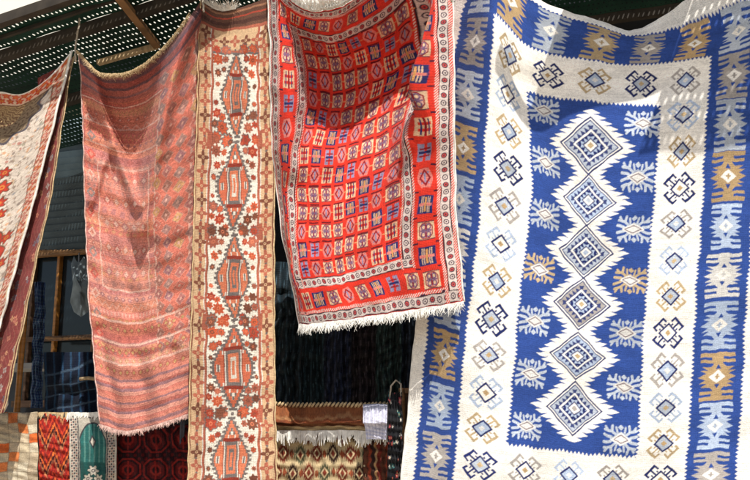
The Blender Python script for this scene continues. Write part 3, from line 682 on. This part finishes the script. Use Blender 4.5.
# --- runner
us = [0, 20, 43, 66, 86]; vs = [0, 50, 150, 250, 350, 480, 600]
ctrl = [
 [(201,0,-.02),(217,10,-.06),(236,9,-.07),(256,2,-.07),(272,-4,-.05)],
 [(199,48,-.04),(216,51,-.06),(236,52,-.07),(254,51,-.07),(272,48,-.05)],
 [(196,150,-.05),(214,152,-.07),(235,152,-.075),(255,152,-.07),(274,150,-.05)],
 [(193,250,-.05),(211,252,-.07),(234,252,-.075),(255,252,-.07),(274.5,250,-.05)],
 [(190.5,350,-.05),(209,352,-.07),(233,352,-.075),(255,352,-.07),(275,350,-.05)],
 [(188,482,-.05),(208,484,-.07),(232,484,-.075),(255,484,-.07),(276.5,482,-.05)],
 [(186,604,-.05),(206,606,-.07),(231,606,-.075),(255,606,-.07),(278,604,-.05)]]
cvr = runner_pattern()
vs = [v * 560 / 600 for v in vs]
runner = cloth('hanging_rug', 'narrow tan bordered runner with a column of orange medallions on ivory', 'rug', cvr, us, vs, ctrl, RUGM['pile'], (.010, 90, 12), group=GR_)
fringe(runner, M['wool_white'], 0, 260, .05, .006, down=(0, 0, .25), spread=.9, u0=.06, u1=.5, seed=2, curl=.9)
edging(runner, M['wool_tan'], 'right', .004); edging(runner, M['wool_tan'], 'left', .004)
# --- pink kilim
us = [0, 30, 60, 90, 120]; vs = [0, 25, 80, 150, 230, 300, 370]
ctrl = [
 [(79,52,-.04),(104,74,-.12),(136,71,-.13),(172,42,-.12),(206,-6,-.01)],
 [(81,82,.0),(108,96,.03),(140,93,.04),(172,68,-.12),(206,26,.02)],
 [(83,132,-.03),(110,142,.06),(140,146,.09),(167,130,-.14),(205,104,.05)],
 [(85,200,-.03),(112,208,.02),(139,212,.0),(165,204,-.11),(202,186,.05)],
 [(88,280,-.02),(114,288,.0),(140,290,-.02),(166,283,-.03),(200,268,.04)],
 [(93,350,-.02),(118,358,-.03),(143,358,.0),(168,350,-.03),(198,340,.04)],
 [(100,424,-.03),(122,431,-.05),(146,428,.0),(170,421,-.04),(196,412,.04)]]
pink = cloth('hanging_rug', 'faded salmon pink kilim with sagging top edge and dark striped lower end', 'rug', pink_pattern(), us, vs, ctrl, RUGM['flat'], (.008, 45, 5),
             ridges=[([(90, 66), (103, 110), (122, 165), (136, 205)], -.085, 6), ([(92, 200), (101, 170), (110, 148)], -.04, 5), ([(190, 20), (174, 70), (160, 125), (146, 190), (140, 230)], -.13, 9), ([(118, 240), (122, 330)], -.02, 8), ([(100, 330), (112, 390), (118, 428)], .03, 6), ([(150, 350), (158, 425)], -.03, 8), ([(132, 360), (136, 428)], -.015, 6), ([(175, 350), (178, 420)], .02, 5)], group=GR_)
fringe(pink, M['wool_pink'], -1, 620, .018, .0035, seed=3, spread=.5, jitter=.6, clump=5)
fringe(pink, M['wool_tan'], 0, 1500, .020, .0032, seed=4, spread=1.1, jitter=.6, part='top_fringe', u1=.9, curl=.9, outjit=.022)
edging(pink, M['wool_pink'], 'left', .004)
# --- maroon rug and the cream one in front of it
us = [0, 20, 40, 60]; vs = [0, 50, 140, 210, 280, 350]
ctrl = [[(38,78,.06),(54,70,.06),(66,63,.06),(74,56,.04)], [(36,116,.06),(47,114,.05),(56,112,.03),(66,103,.0)], [(18,206,.06),(30,205,.03),(40,203,.0),(50,200,-.02)],
        [(0,273,.06),(13,273,.03),(24,271,.0),(35,268,-.03)], [(-16,346,.06),(-4,345,.03),(8,343,.0),(20,340,-.02)], [(-34,419,.06),(-22,418,.04),(-9,416,.01),(4,412,.0)]]
maroon = cloth('hanging_rug', 'dull maroon floral rug hanging behind the cream rug at far left', 'rug', maroon_pattern(), us, vs, ctrl, RUGM['silk'], (.006, 40, 14), group=GR_)
edging(maroon, M['wool_tan'], 'right', .004)
us = [0, 40, 75, 90, 105, 120]; vs = [0, 14, 50, 140, 240, 330]
ctrl = [[(-95,70,.0),(-40,94,.0),(0,92,-.02),(22,94,-.03),(46,80,-.03),(72,50,-.02)], [(-96,88,.0),(-42,108,.05),(-1,106,.06),(20,106,.04),(43,94,.0),(67,72,-.02)],
        [(-96,130,.0),(-46,146,.05),(-5,143,.05),(15,140,.03),(35,131,-.01),(57,110,-.04)], [(-104,225,.0),(-61,235,.0),(-24,230,.01),(-6,226,.0),(14,215,-.03),(34,200,-.05)],
        [(-120,325,.0),(-82,335,.0),(-47,332,.0),(-30,328,.0),(-12,318,-.03),(7,300,-.05)], [(-135,415,.0),(-100,425,.0),(-70,420,.0),(-52,415,.0),(-35,400,-.03),(-16,375,-.05)]]
cream = cloth('hanging_rug', 'cream rug of fine scrolling leaves with red floral border, hanging at far left', 'rug', paisley_pattern(), us, vs, ctrl, RUGM['silk'], (.006, 50, 17),
              ridges=[([(10, 100), (8, 200), (-5, 320)], .015, 9), ([(45, 95), (28, 200), (10, 300)], -.015, 8)], group=GR_)
edging(cream, M['wool_white'], 'right', .007)
# white twisted end tassel under the maroon rug
mb = MB(); pt = P(3, 405, .03); mb.tube([Vector(P(6, 396, .04)), Vector(P(4, 404, .03)), Vector(P(2, 412, .03))], [.012, .024, .012], 10); mb.build('end_tassel', M['wool_white'], maroon.root, smooth=True)

# top fringe of the red rug: a fluffy white roll over the sagging edge
fringe(red, M['wool_white'], 0, 700, .05, .007, down=(0, 0, .6), spread=1.0, u0=.13, u1=.66, seed=6, curl=.9, part='top_fringe', outjit=.03)

# ================================================================== CANOPY
a = P(0, 17, 0); 
def on_depth(px, py, Y): r = ray(px, py); return CAM + r * (Y / r[1])
A0 = on_depth(0, 17, 5.15)
# second edge point lies on the line through A0 parallel (in plan) to the shop front
r1 = ray(50, 0); kk = ((A0 - CAM) @ N) / (r1 @ N); A1 = CAM + r1 * kk
T = (A1 - A0) / np.linalg.norm(A1 - A0)
CN = np.cross(T, N); CN /= np.linalg.norm(CN); CN = CN if CN[2] > 0 else -CN
def cpt(t, n, h=0.0): return Vector(A0 + T * t + N * n + CN * h)
def on_canopy(px, py, h=0.0):      # where the photo's line of sight meets the canopy
    r = ray(px, py); k = ((A0 + CN * h - CAM) @ CN) / (r @ CN); q = CAM + r * k - A0
    return float(q @ T), float(q @ N)
can = empty('perforated_canopy', cpt(0, 0), 'dark green perforated sheet canopy on steel beams above the rugs at upper left', 'canopy')
def perf_panel(t0, t1, n0, n1, name='perforated_panel', pitch=(.031, .064), hole=(.0056, .0125), parent=can, fn=cpt, solid=False):
    mb = MB()
    nt_ = max(1, int((t1 - t0) / pitch[0])); nn = max(1, int((n1 - n0) / pitch[1])); dt = (t1 - t0) / nt_; dn = (n1 - n0) / nn
    if solid:
        mb.add([fn(t0, n0), fn(t1, n0), fn(t1, n1), fn(t0, n1)], [(0, 1, 2, 3)]); return mb.build(name, M['canopy'], parent)
    for i in range(nt_):
        for j in range(nn):
            a, b_ = t0 + dt * (i + .5), n0 + dn * (j + .5); off = (dt * .25 if j % 2 else -dt * .25) + random.uniform(-.07, .07) * dt; hz = random.uniform(.72, 1.12)
            o8 = [(-1, -1), (0, -1), (1, -1), (1, 0), (1, 1), (0, 1), (-1, 1), (-1, 0)]; vs_ = []
            sag = lambda t, n: .012 * math.sin(t * 5.1 + 1) * math.sin((n - n0) / (n1 - n0) * math.pi) + .004 * math.sin(t * 17)
            for x, y in o8: vs_.append(fn(a + x * dt / 2, b_ + y * dn / 2, sag(a + x * dt / 2, b_ + y * dn / 2)))
            for x, y in o8:
                l = math.hypot(x, y); vs_.append(fn(a + off + x / l * hole[0] * hz, b_ + y / l * hole[1] * hz, sag(a, b_)))
            mb.add(vs_, [(k, (k + 1) % 8, 8 + (k + 1) % 8, 8 + k) for k in range(8)])
    return mb.build(name, M['canopy'], parent)
nb1 = on_canopy(0, 53)[1]; nb2 = on_canopy(0, 100)[1]
TA, TB = -1.2, 1.55
perf_panel(TA, TB, .03, nb1 - .03); perf_panel(TA, TB, nb1 + .03, nb2 + .2); perf_panel(TA, TB, nb2 + .26, nb2 + 1.0)
for nn_, w_ in ((.0, .05), (nb1, .06), (nb2 + .23, .06)):
    mb = MB(); mb.bar(cpt(TA, nn_, -.03), cpt(TB, nn_, -.03), w_, .06, CN); mb.build('beam', M['beam'], can)
mb = MB(); mb.bar(cpt(TA, nb1 * .52, -.012), cpt(TB, nb1 * .52, -.012), .02, .02, CN); mb.build('purlin', M['beam'], can)
ta, na = on_canopy(118, -4, -.05); tb, nb_ = on_canopy(157, 46, -.05)
mb = MB(); mb.bar(cpt(ta, na, -.05), cpt(tb, nb_, -.05), .045, .035, CN); mb.build('timber_brace', M['wood'], can)
tc_, nc = on_canopy(98, 63, -.05)
mb = MB(); mb.bar(cpt(tc_, nc, -.05), cpt(tb, nb_ - .0, -.05), .035, .03, CN); mb.build('timber_batten', M['wood_pale'], can)
# right-hand awning: front panels added out of view to shade the blue kilim's top
aw = empty('shade_awning', W(1.0, -.6, 4.35), 'dark perforated awning at upper right, front added out of view to shade the blue kilim', 'awning')
def apt(t, n, h=0.0): return W(t, n, 4.3 + h)
AF = -.62
def rpanel(a, b_, c, d): return perf_panel(a, b_, c, d, parent=aw, fn=apt)
perf_panel(1.22, 1.86, AF, .02, parent=aw, fn=apt, solid=True, name='sheet_panel')
rpanel(1.86, 2.6, AF - .28, .02)
perf_panel(-.2, 2.35, .08, 1.4, parent=aw, fn=apt)
for nn_ in (AF, .05, 1.42):
    mb = MB(); mb.bar(apt(-.25 if nn_ > 0 else 1.0, nn_, -.03), apt(2.52, nn_, -.03), .05, .06); mb.build('beam', M['beam'], aw)

# ================================================================== ROPES AND RAILS
line = empty('hanging_line', W(0, .03, 3.6), 'steel hanging pole above the frame that the rugs are tied to', 'pole')
mb = MB(); mb.tube([W(-2.6, .02, 4.42), W(-1, .04, 4.42), W(2.3, .04, 4.42)], .018, 10); mb.build('pole', M['steel'], line, smooth=True)
def rope(lbl, pts, r=.006):
    mb = MB(); pts = [Vector(P(*p)) for p in pts]; fine = []
    for p, q in zip(pts[:-1], pts[1:]):
        for k in range(6): fine.append(p.lerp(q, k / 6) + Vector((random.uniform(-1, 1), 0, random.uniform(-1, 1))) * .003)
    fine.append(pts[-1]); mb.tube(fine, r, 7)
    o = mb.build('rope_tie', M['rope'], smooth=True); tag(o, lbl, 'rope', 'ropes that tie the rugs up'); return o
rope('frayed grey rope tying up the corner between the cream and pink rugs', [(76, 62, -.03), (75, 48, -.035), (79, 26, -.03), (82, -32, .02)])
rope('rope tying up the right corner of the pink kilim beside the runner', [(204, 12, -.09), (203, 2, -.09), (201, -24, .02)])
rope('rope tying up the right top corner of the scarlet rug', [(452, 2, -.12), (452, -30, -.06), (450, -50, .02)])

# ================================================================== SHOP BEHIND
def sn(px, py, n):
    p = P(px, py, n); return float((p - O) @ E), float(p[2])
shop = empty('shop_front', W(0, 2.2, 0), 'dark shop front with cream plastered upper wall behind the hanging rugs', 'shop')
mb = MB(); mb.box(-6, 6, 0, 4.6, 2.6, 2.7); mb.build('back_wall', M['dark'], shop)
mb = MB(); mb.box(-6, 6, 4.6, 9, 2.2, 2.7); mb.build('upper_wall', M['plaster'], shop)
mb = MB(); mb.box(-6, 6, 4.5, 4.6, 1.6, 2.2); mb.build('ceiling', M['dark'], shop)
mb = MB(); mb.box(-6, -5.8, 0, 4.5, 1.0, 2.6); mb.build('side_wall', M['plaster'], shop)
mb = MB(); mb.box(5.8, 6, 0, 4.5, 1.0, 2.6); mb.build('side_wall', M['plaster'], shop)

def pbox(mb, x0, y0, x1, y1, n, t):        # an upright board seen between two photo corners, on the plane n
    s0, z1 = sn(x0, (y0 + y1) / 2, n); s1, _ = sn(x1, (y0 + y1) / 2, n); _, zt = sn((x0 + x1) / 2, y0, n); _, zb = sn((x0 + x1) / 2, y1, n)
    mb.box(s0, s1, zb, zt, n - t, n)
    return s0, s1, zb, zt
# shutter
NS = 1.75
s0, zt = sn(30, 150, NS); s1, _ = sn(215, 150, NS); _, zb = sn(80, 250, NS)
sh = empty('roller_shutter', W((s0 + s1) / 2, NS, zb), 'teal grey ribbed roller shutter in the gap between the cream and pink rugs', 'shutter')
mb = MB(); nrib = 16; ph = (zt - zb) / nrib
for k in range(nrib):
    z = zb + ph * k; mb.hexa([W(s0, NS - .012, z), W(s1, NS - .012, z), W(s1, NS + .02, z), W(s0, NS + .02, z), W(s0, NS - .028, z + ph * .93), W(s1, NS - .028, z + ph * .93), W(s1, NS + .02, z + ph * .93), W(s0, NS + .02, z + ph * .93)])
mb.build('slat_curtain', M['shutter'], sh)
mb = MB(); _, zt2 = sn(80, 118, NS); c_ = [(NS - .06, zt + .005), (NS - .09, zt + (zt2 - zt) * .5), (NS - .05, zt2), (NS + .08, zt2), (NS + .08, zt + .005)]
mb.add([W(s0, a_, z_) for a_, z_ in c_] + [W(s1, a_, z_) for a_, z_ in c_], [(0, 1, 2, 3, 4), (9, 8, 7, 6, 5)] + [(i, i + 5, (i + 1) % 5 + 5, (i + 1) % 5) for i in range(5)]); mb.build('shutter_box', M['paint_pale'], sh)
mb = MB(); mb.box(s0, s1, zb - .035, zb - .004, NS - .04, NS + .02); mb.build('bottom_bar', M['wood'], sh)
# window
NW = 1.8
s0, zt = sn(28, 254, NW); s1, _ = sn(215, 254, NW); _, zb = sn(80, 400, NW); _, zm = sn(80, 338, NW)
wd = empty('shop_window', W((s0 + s1) / 2, NW, zb), 'dark shop window with orange wooden mullions under the shutter', 'window')
mb = MB(); mb.box(s0, s1, zb, zt, NW + .02, NW + .03); mb.build('glass_pane', M['glass'], wd)
for px in (33, 58, 97, 150):
    sx, _ = sn(px, 300, NW); mb = MB(); mb.box(sx - .013, sx + .013, zb, zt, NW - .03, NW + .018); mb.build('mullion', M['wood_orange'] if px == 58 else M['wood_dark'], wd, bevel=.004)
mb = MB(); mb.box(s0, s1, zm - .02, zm + .02, NW - .05, NW - .032); mb.build('transom', M['wood_dark'], wd, bevel=.004)
mb = MB(); mb.box(s0, s1, zb - .05, zb, NW - .06, NW + .03); mb.build('sill', M['wood_dark'], wd)
# garment hanging inside
gm = empty('hanging_garment', Vector(P(78, 312, 1.66)), 'pale grey sleeveless garment hanging in front of the dark window', 'garment')
out = [(74, 256), (77, 262), (80, 262), (84, 256), (87, 262), (88, 280), (91, 300), (88, 312), (81, 317), (74, 312), (70, 302), (73, 284), (71, 264)]
mb = MB(); cx_, cy_ = 80, 287; rings = []
for kx in (1.0, .6, .2):
    rings.append([P(cx_ + (x - cx_) * kx, cy_ + (y - cy_) * kx, 1.66 - (1 - kx) * .06 + .022 * math.sin(x * 1.3 + y * .1)) for x, y in out])
n_ = len(out); mb.add([p for r_ in rings for p in r_], [(i * n_ + k, i * n_ + (k + 1) % n_, (i + 1) * n_ + (k + 1) % n_, (i + 1) * n_ + k) for i in range(2) for k in range(n_)] + [tuple(2 * n_ + k for k in range(n_))]); mb.build('cloth', M['garment'], gm, smooth=True)
mb = MB(); mb.tube([Vector(P(79, 262, 1.67)), Vector(P(79, 254, 1.67)), Vector(P(81, 250, 1.68))], .005, 6); mb.build('hook', M['steel'], gm)
# twisted rails across the gap
def rail(lbl, x0, x1, y, n, r=.012):
    mb = MB(); p, q = Vector(P(x0, y, n)), Vector(P(x1, y, n)); L_ = (q - p).length; k = int(L_ / .018); mb.tube([p.lerp(q, i / k) for i in range(k + 1)], [r * (1 + .28 * math.sin(i * 2.1)) for i in range(k + 1)], 8)
    o = mb.build('twisted_rail', M['wood'], smooth=True); tag(o, lbl, 'rail'); return o
rail('upper twisted wooden rail just below the roller shutter', 38, 190, 251, 1.62)
rail('lower twisted wooden rail crossing the window beside the pink kilim', 36, 190, 338, 1.6)
rail('dark twisted rail in the shadow under the scarlet rug', 268, 440, 375, 1.3, .01)
# posts
def post(lbl, px, y0, n, w, m, top):
    s_, z_ = sn(px, y0, n); mb = MB(); k = 14
    mb.tube([W(s_, n, z) for z in np.linspace(0.02, z_, k)], [w * (1 + .12 * math.sin(i * 1.7)) for i in range(k)], 12)
    o = mb.build('wooden_post', m, smooth=True); tag(o, lbl, 'post'); return o
post('orange varnished turned post beside the maroon rug', 25.5, 300, .55, .02, M['wood_orange'], 0)
# blue scarves
def sheet(name, lbl, cat, cv, x, y, n, m, wr=(.012, 12, 1), part='cloth', over=True, group=None, fold=0.0):
    us = np.linspace(0, cv.w, 5); vs = np.array([0, .03, .06, .5, 1.0]) * cv.h; (x0, x1, x2, x3), (y0, y1) = x, y; ctrl = []
    for v in vs:
        t = v / cv.h; row = []
        for u in us:
            q = u / cv.w; xx = (x0 + (x1 - x0) * q) * (1 - t) + (x2 + (x3 - x2) * q) * t
            if over and v == 0: yy, d = y0 + 5, n + .05
            elif over and t < .05: yy, d = y0, n + .018
            else: yy, d = y0 + 5 + (y1 - y0 - 5) * (t - .05) / .95, n - .006
            row.append((xx, yy, d + fold * math.sin(q * 9 + 1)))
        ctrl.append(row)
    return cloth(name, lbl, cat, cv, us, vs, ctrl, m, wr, group=group, part=part)
sheet('hanging_scarf', 'narrow blue patterned scarf hanging beside the orange post', 'scarf', scarf_pattern(0), (35, 46, 30, 42), (282, 408), .62, RUGM['flat'], (.02, 14, 2), fold=.015)
cvb = Cv(70, 80, 1.5); cvb.fill(col(14, 24, 44)); cvb.mask(np.sin(cvb.X * .8) > .8, col(40, 74, 104)); cvb.mask(np.sin(cvb.Y * .5 + cvb.X * .1) > .93, col(70, 90, 110))
sheet('hanging_blanket', 'indigo blanket draped behind the low rug rail beside the pink kilim', 'blanket', cvb, (44, 118, 46, 118), (352, 440), .8, RUGM['flat'], (.008, 20, 6), fold=.012)
# shelf bits and stick
mb = MB(); pbox(mb, -10, 366, 64, 372, 1.2, .25); o = mb.build('shelf_board', M['shelf'], bevel=.004); tag(o, 'pale grey shelf board behind the orange post', 'shelf')
mb = MB(); mb.tube([Vector(P(80, 379, .7)), Vector(P(88, 378, .7)), Vector(P(97, 379, .7)), Vector(P(112, 380, .7))], [.011, .012, .012, .012], 10); o = mb.build('wooden_stick', M['wood_pale'], smooth=True); tag(o, 'short pale wooden stick end beside the pink kilim', 'stick')
mb = MB(); mb.tube([Vector(P(318, 355, 1.1)), Vector(P(330, 356, 1.1)), Vector(P(336, 356.5, 1.1))], [.014, .016, .012], 10); o = mb.build('wooden_rod', M['wood_orange'], smooth=True); tag(o, 'short orange wooden rod in the dark under the scarlet rug', 'rod')
# dark shawls hanging in the shade under the red rug
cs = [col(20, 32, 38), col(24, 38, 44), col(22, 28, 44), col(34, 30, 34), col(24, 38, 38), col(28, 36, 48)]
words = ['leftmost dark shawl beside the runner in the shade under the scarlet rug', 'second dark teal shawl from the runner, in shade under the scarlet rug', 'third shawl from the runner, deep blue, in shade under the scarlet rug',
         'fourth shawl from the runner, brownish black, in shade under the scarlet rug', 'fifth shawl from the runner, greenish black, in shade under the scarlet rug', 'rightmost dark shawl beside the blue kilim in the shade']
xs = [272, 300, 324, 350, 376, 400, 428]
for k in range(6):
    c_ = Cv(26, 120, 1.6); c_.fill(cs[k]); c_.mask(np.sin(c_.X * 1.1 + k) > .6, cs[k] * 3.0); c_.mask((np.sin(c_.X * 2.3 + k + 2 * np.sin(c_.Y * .11)) * np.sin(c_.Y * .21 + k * 2 + c_.X * .4) > .8), cs[k] * 8 + .02)  # bright streaks put dappled light into the shawl colour
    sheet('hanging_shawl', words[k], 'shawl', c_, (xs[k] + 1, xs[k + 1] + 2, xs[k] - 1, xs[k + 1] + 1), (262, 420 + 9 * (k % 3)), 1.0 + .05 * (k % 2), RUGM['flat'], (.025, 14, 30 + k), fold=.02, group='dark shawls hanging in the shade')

# ---------------------------------------------------------------- low rug rail
def drail(lbl, x0, x1, y, n):
    t = empty('display_rail', Vector(P((x0 + x1) / 2, y, n)) * 1, lbl, 'rail'); t.location.z = 0; bpy.context.view_layer.update()
    mb = MB(); mb.tube([Vector(P(x0, y, n)), Vector(P((x0 + x1) / 2, y, n)), Vector(P(x1, y, n))], .014, 10); mb.build('crossbar', M['steel'], t, smooth=True)
    for x in (x0 + 3, x1 - 3):
        p = Vector(P(x, y, n)); mb = MB(); mb.tube([p - Vector((0, 0, .0)), Vector((p.x, p.y, 0.01))], .014, 10); mb.build('leg', M['steel'], t, smooth=True)
NR = .34
drail('low steel display rail under the hanging rugs at lower left', -30, 186, 416, NR + .03)
drail('low steel display rail behind the runner and below the scarlet rug', 268, 404, 409, NR + .03)
g2 = 'small rugs draped over the low rail'
c1 = sheet('draped_rug', 'beige and orange checked patchwork rug over the low rail at far left', 'rug', patch_pattern(), (-12, 38, -14, 37), (412, 650), NR, RUGM['flat'], (.006, 14, 41), 'woven_body', group=g2)
c2 = sheet('draped_rug', 'red and orange chevron kilim over the low rail, between patchwork and teal rugs', 'rug', chevron_pattern(), (39, 70, 38, 69), (413, 650), NR + .015, RUGM['flat'], (.010, 12, 42), 'woven_body', group=g2)
c3 = sheet('draped_rug', 'small teal prayer rug with pale arch border over the low rail', 'rug', teal_pattern(), (70, 117, 69, 116), (413, 650), NR - .01, RUGM['silk'], (.006, 14, 43), 'woven_body', group=g2)
fringe(c3, M['wool_white'], 10, 46, .035, .02, seed=7, spread=.3, u0=.02, u1=.98, part='fringe', out=-.02, curl=.2)
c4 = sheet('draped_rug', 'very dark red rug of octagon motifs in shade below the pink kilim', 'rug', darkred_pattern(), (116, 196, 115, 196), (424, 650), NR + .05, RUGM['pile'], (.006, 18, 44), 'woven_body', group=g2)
fringe(c2, M['wool_tan'], 12, 30, .03, .012, seed=17, spread=.3, part='fringe', out=-.012, curl=.2)
c5 = sheet('draped_rug', 'ikat patterned beige and rust rug hanging under the brown fringed runner', 'rug', ikat_pattern(), (266, 366, 266, 365), (424, 650), NR + .02, RUGM['silk'], (.008, 16, 45), 'woven_body', group=g2)
c6 = sheet('draped_rug', 'brown and rust vertically striped rug beside the black floral bag', 'rug', bands_pattern([(col(96, 54, 36), 5), (col(150, 64, 40), 3), (col(60, 36, 30), 4), (col(190, 150, 104), 2.2), (col(120, 46, 34), 4)], 30, 230, True, 1.8, .8), (363, 392, 362, 391), (424, 650), NR + .01, RUGM['flat'], (.012, 10, 46), 'woven_body', group=g2)
c7 = sheet('draped_rug', 'plain brown banded runner folded over the low rail with white tassel fringe', 'rug', bands_pattern([(col(150, 88, 52), 4), (col(176, 124, 82), 1.2), (col(140, 76, 46), 3), (col(96, 56, 38), 1.5), (col(158, 100, 64), 3), (col(190, 150, 108), 1), (col(128, 72, 46), 3.5), (col(104, 64, 44), 2), (col(148, 98, 64), 5), (col(120, 76, 52), 2), (col(206, 180, 136), 9)], 112, 34, False, 2.0, .35), (264, 392, 264, 391), (405, 431), NR - .055, RUGM['flat'], (.012, 16, 47), 'woven_body', group=g2)
fringe(c7, M['wool_white'], -1, 250, .055, .010, seed=8, spread=.22, clump=10, curl=.15)
# twisted beads along its top, added to stand for dashes of light
mb = MB(); e = c7.P[2]
for k in range(34):
    i = int(k / 33 * (len(e) - 1)); p = Vector(e[i] - N * .012); mb.tube([p + Vector(E) * -.010 + Vector((0, 0, -.012)), p - Vector(N) * .006, p + Vector(E) * .010 + Vector((0, 0, .014))], [.005, .008, .005], 6)
mb.build('light_dash_beads', M['wool_tan'], c7.root, smooth=True)
# lavender cloth
cl_ = Cv(24, 34, 2.0); cl_.fill(col(222, 220, 234)); cl_.mask(np.sin(cl_.X * 1.8) > .86, col(176, 174, 200))
sheet('folded_cloth', 'pale lavender cloth laid over the corner of the brown fringed runner', 'cloth', cl_, (363, 388, 366, 386), (404, 439), NR - .15, RUGM['flat'], (.005, 9, 50), fold=.006)
# black floral bag and framed board
bag = sheet('floral_bag', 'black cloth bag embroidered with small pink flowers, hanging left of the wooden frame', 'bag', bag_pattern(), (388, 402, 386, 404), (392, 560), NR - .14, RUGM['flat'], (.012, 12, 52), fold=.012)
mb = MB(); mb.tube([Vector(P(390, 398, NR - .13)), Vector(P(391, 386, NR - .12)), Vector(P(396, 380, NR - .11)), Vector(P(401, 384, NR - .12)), Vector(P(401, 396, NR - .13))], .005, 7); mb.build('strap', M['rope'], bag.root, smooth=True)
fb = empty('framed_board', Vector(P(412, 640, NR)), 'brown wooden framed board standing behind the left edge of the blue kilim', 'frame')
mb = MB(); q = pbox(mb, 403, 392, 440, 640, NR + .03, .02); mb.build('panel', M['wood_dark'], fb)
for x0, x1, y0, y1 in ((401, 406, 388, 644), (436, 441, 388, 644)):
    mb = MB(); pbox(mb, x0, y0, x1, y1, NR + .005, .03); mb.build('frame_stile', M['wood'], fb, bevel=.003)
for y0, y1 in ((388, 393), (638, 643)):
    mb = MB(); pbox(mb, 406.2, y0, 435.8, y1, NR + .004, .03); mb.build('frame_rail', M['wood'], fb, bevel=.003)

# ================================================================== GROUND
mb = MB(); mb.add([(-150, -150, 0), (150, -150, 0), (150, 150, 0), (-150, 150, 0)], [(0, 1, 2, 3)])
o = mb.build('ground', M['paving'], origin=(0, 0, 0)); o['kind'] = 'structure'

# ================================================================== LIGHT
EL, AZ = R(53), R(12)        # sun behind the viewer, a little to the right
S = Vector((math.sin(AZ) * math.cos(EL), -math.cos(AZ) * math.cos(EL), math.sin(EL)))
sd = bpy.data.lights.new('sun', 'SUN'); sd.energy = 5.0; sd.angle = R(.5); sd.color = (1, .97, .925)
so = bpy.data.objects.new('sun', sd); C.objects.link(so); so.rotation_euler = S.to_track_quat('Z', 'Y').to_euler(); so.location = (3, -6, 12)
w = bpy.data.worlds.new('World'); sc.world = w; w.use_nodes = True
nt = w.node_tree; bg = nt.nodes['Background']; sk = nt.nodes.new('ShaderNodeTexSky'); sk.sky_type = 'NISHITA'; sk.sun_disc = False
sk.sun_elevation = EL; sk.sun_rotation = math.atan2(S.x, S.y); sk.dust_density = 1.5
nt.links.new(sk.outputs[0], bg.inputs[0]); bg.inputs[1].default_value = .11
sc.view_settings.view_transform = 'Standard'; sc.view_settings.look = 'None'; sc.view_settings.exposure = 0
sc.render.engine = 'CYCLES'
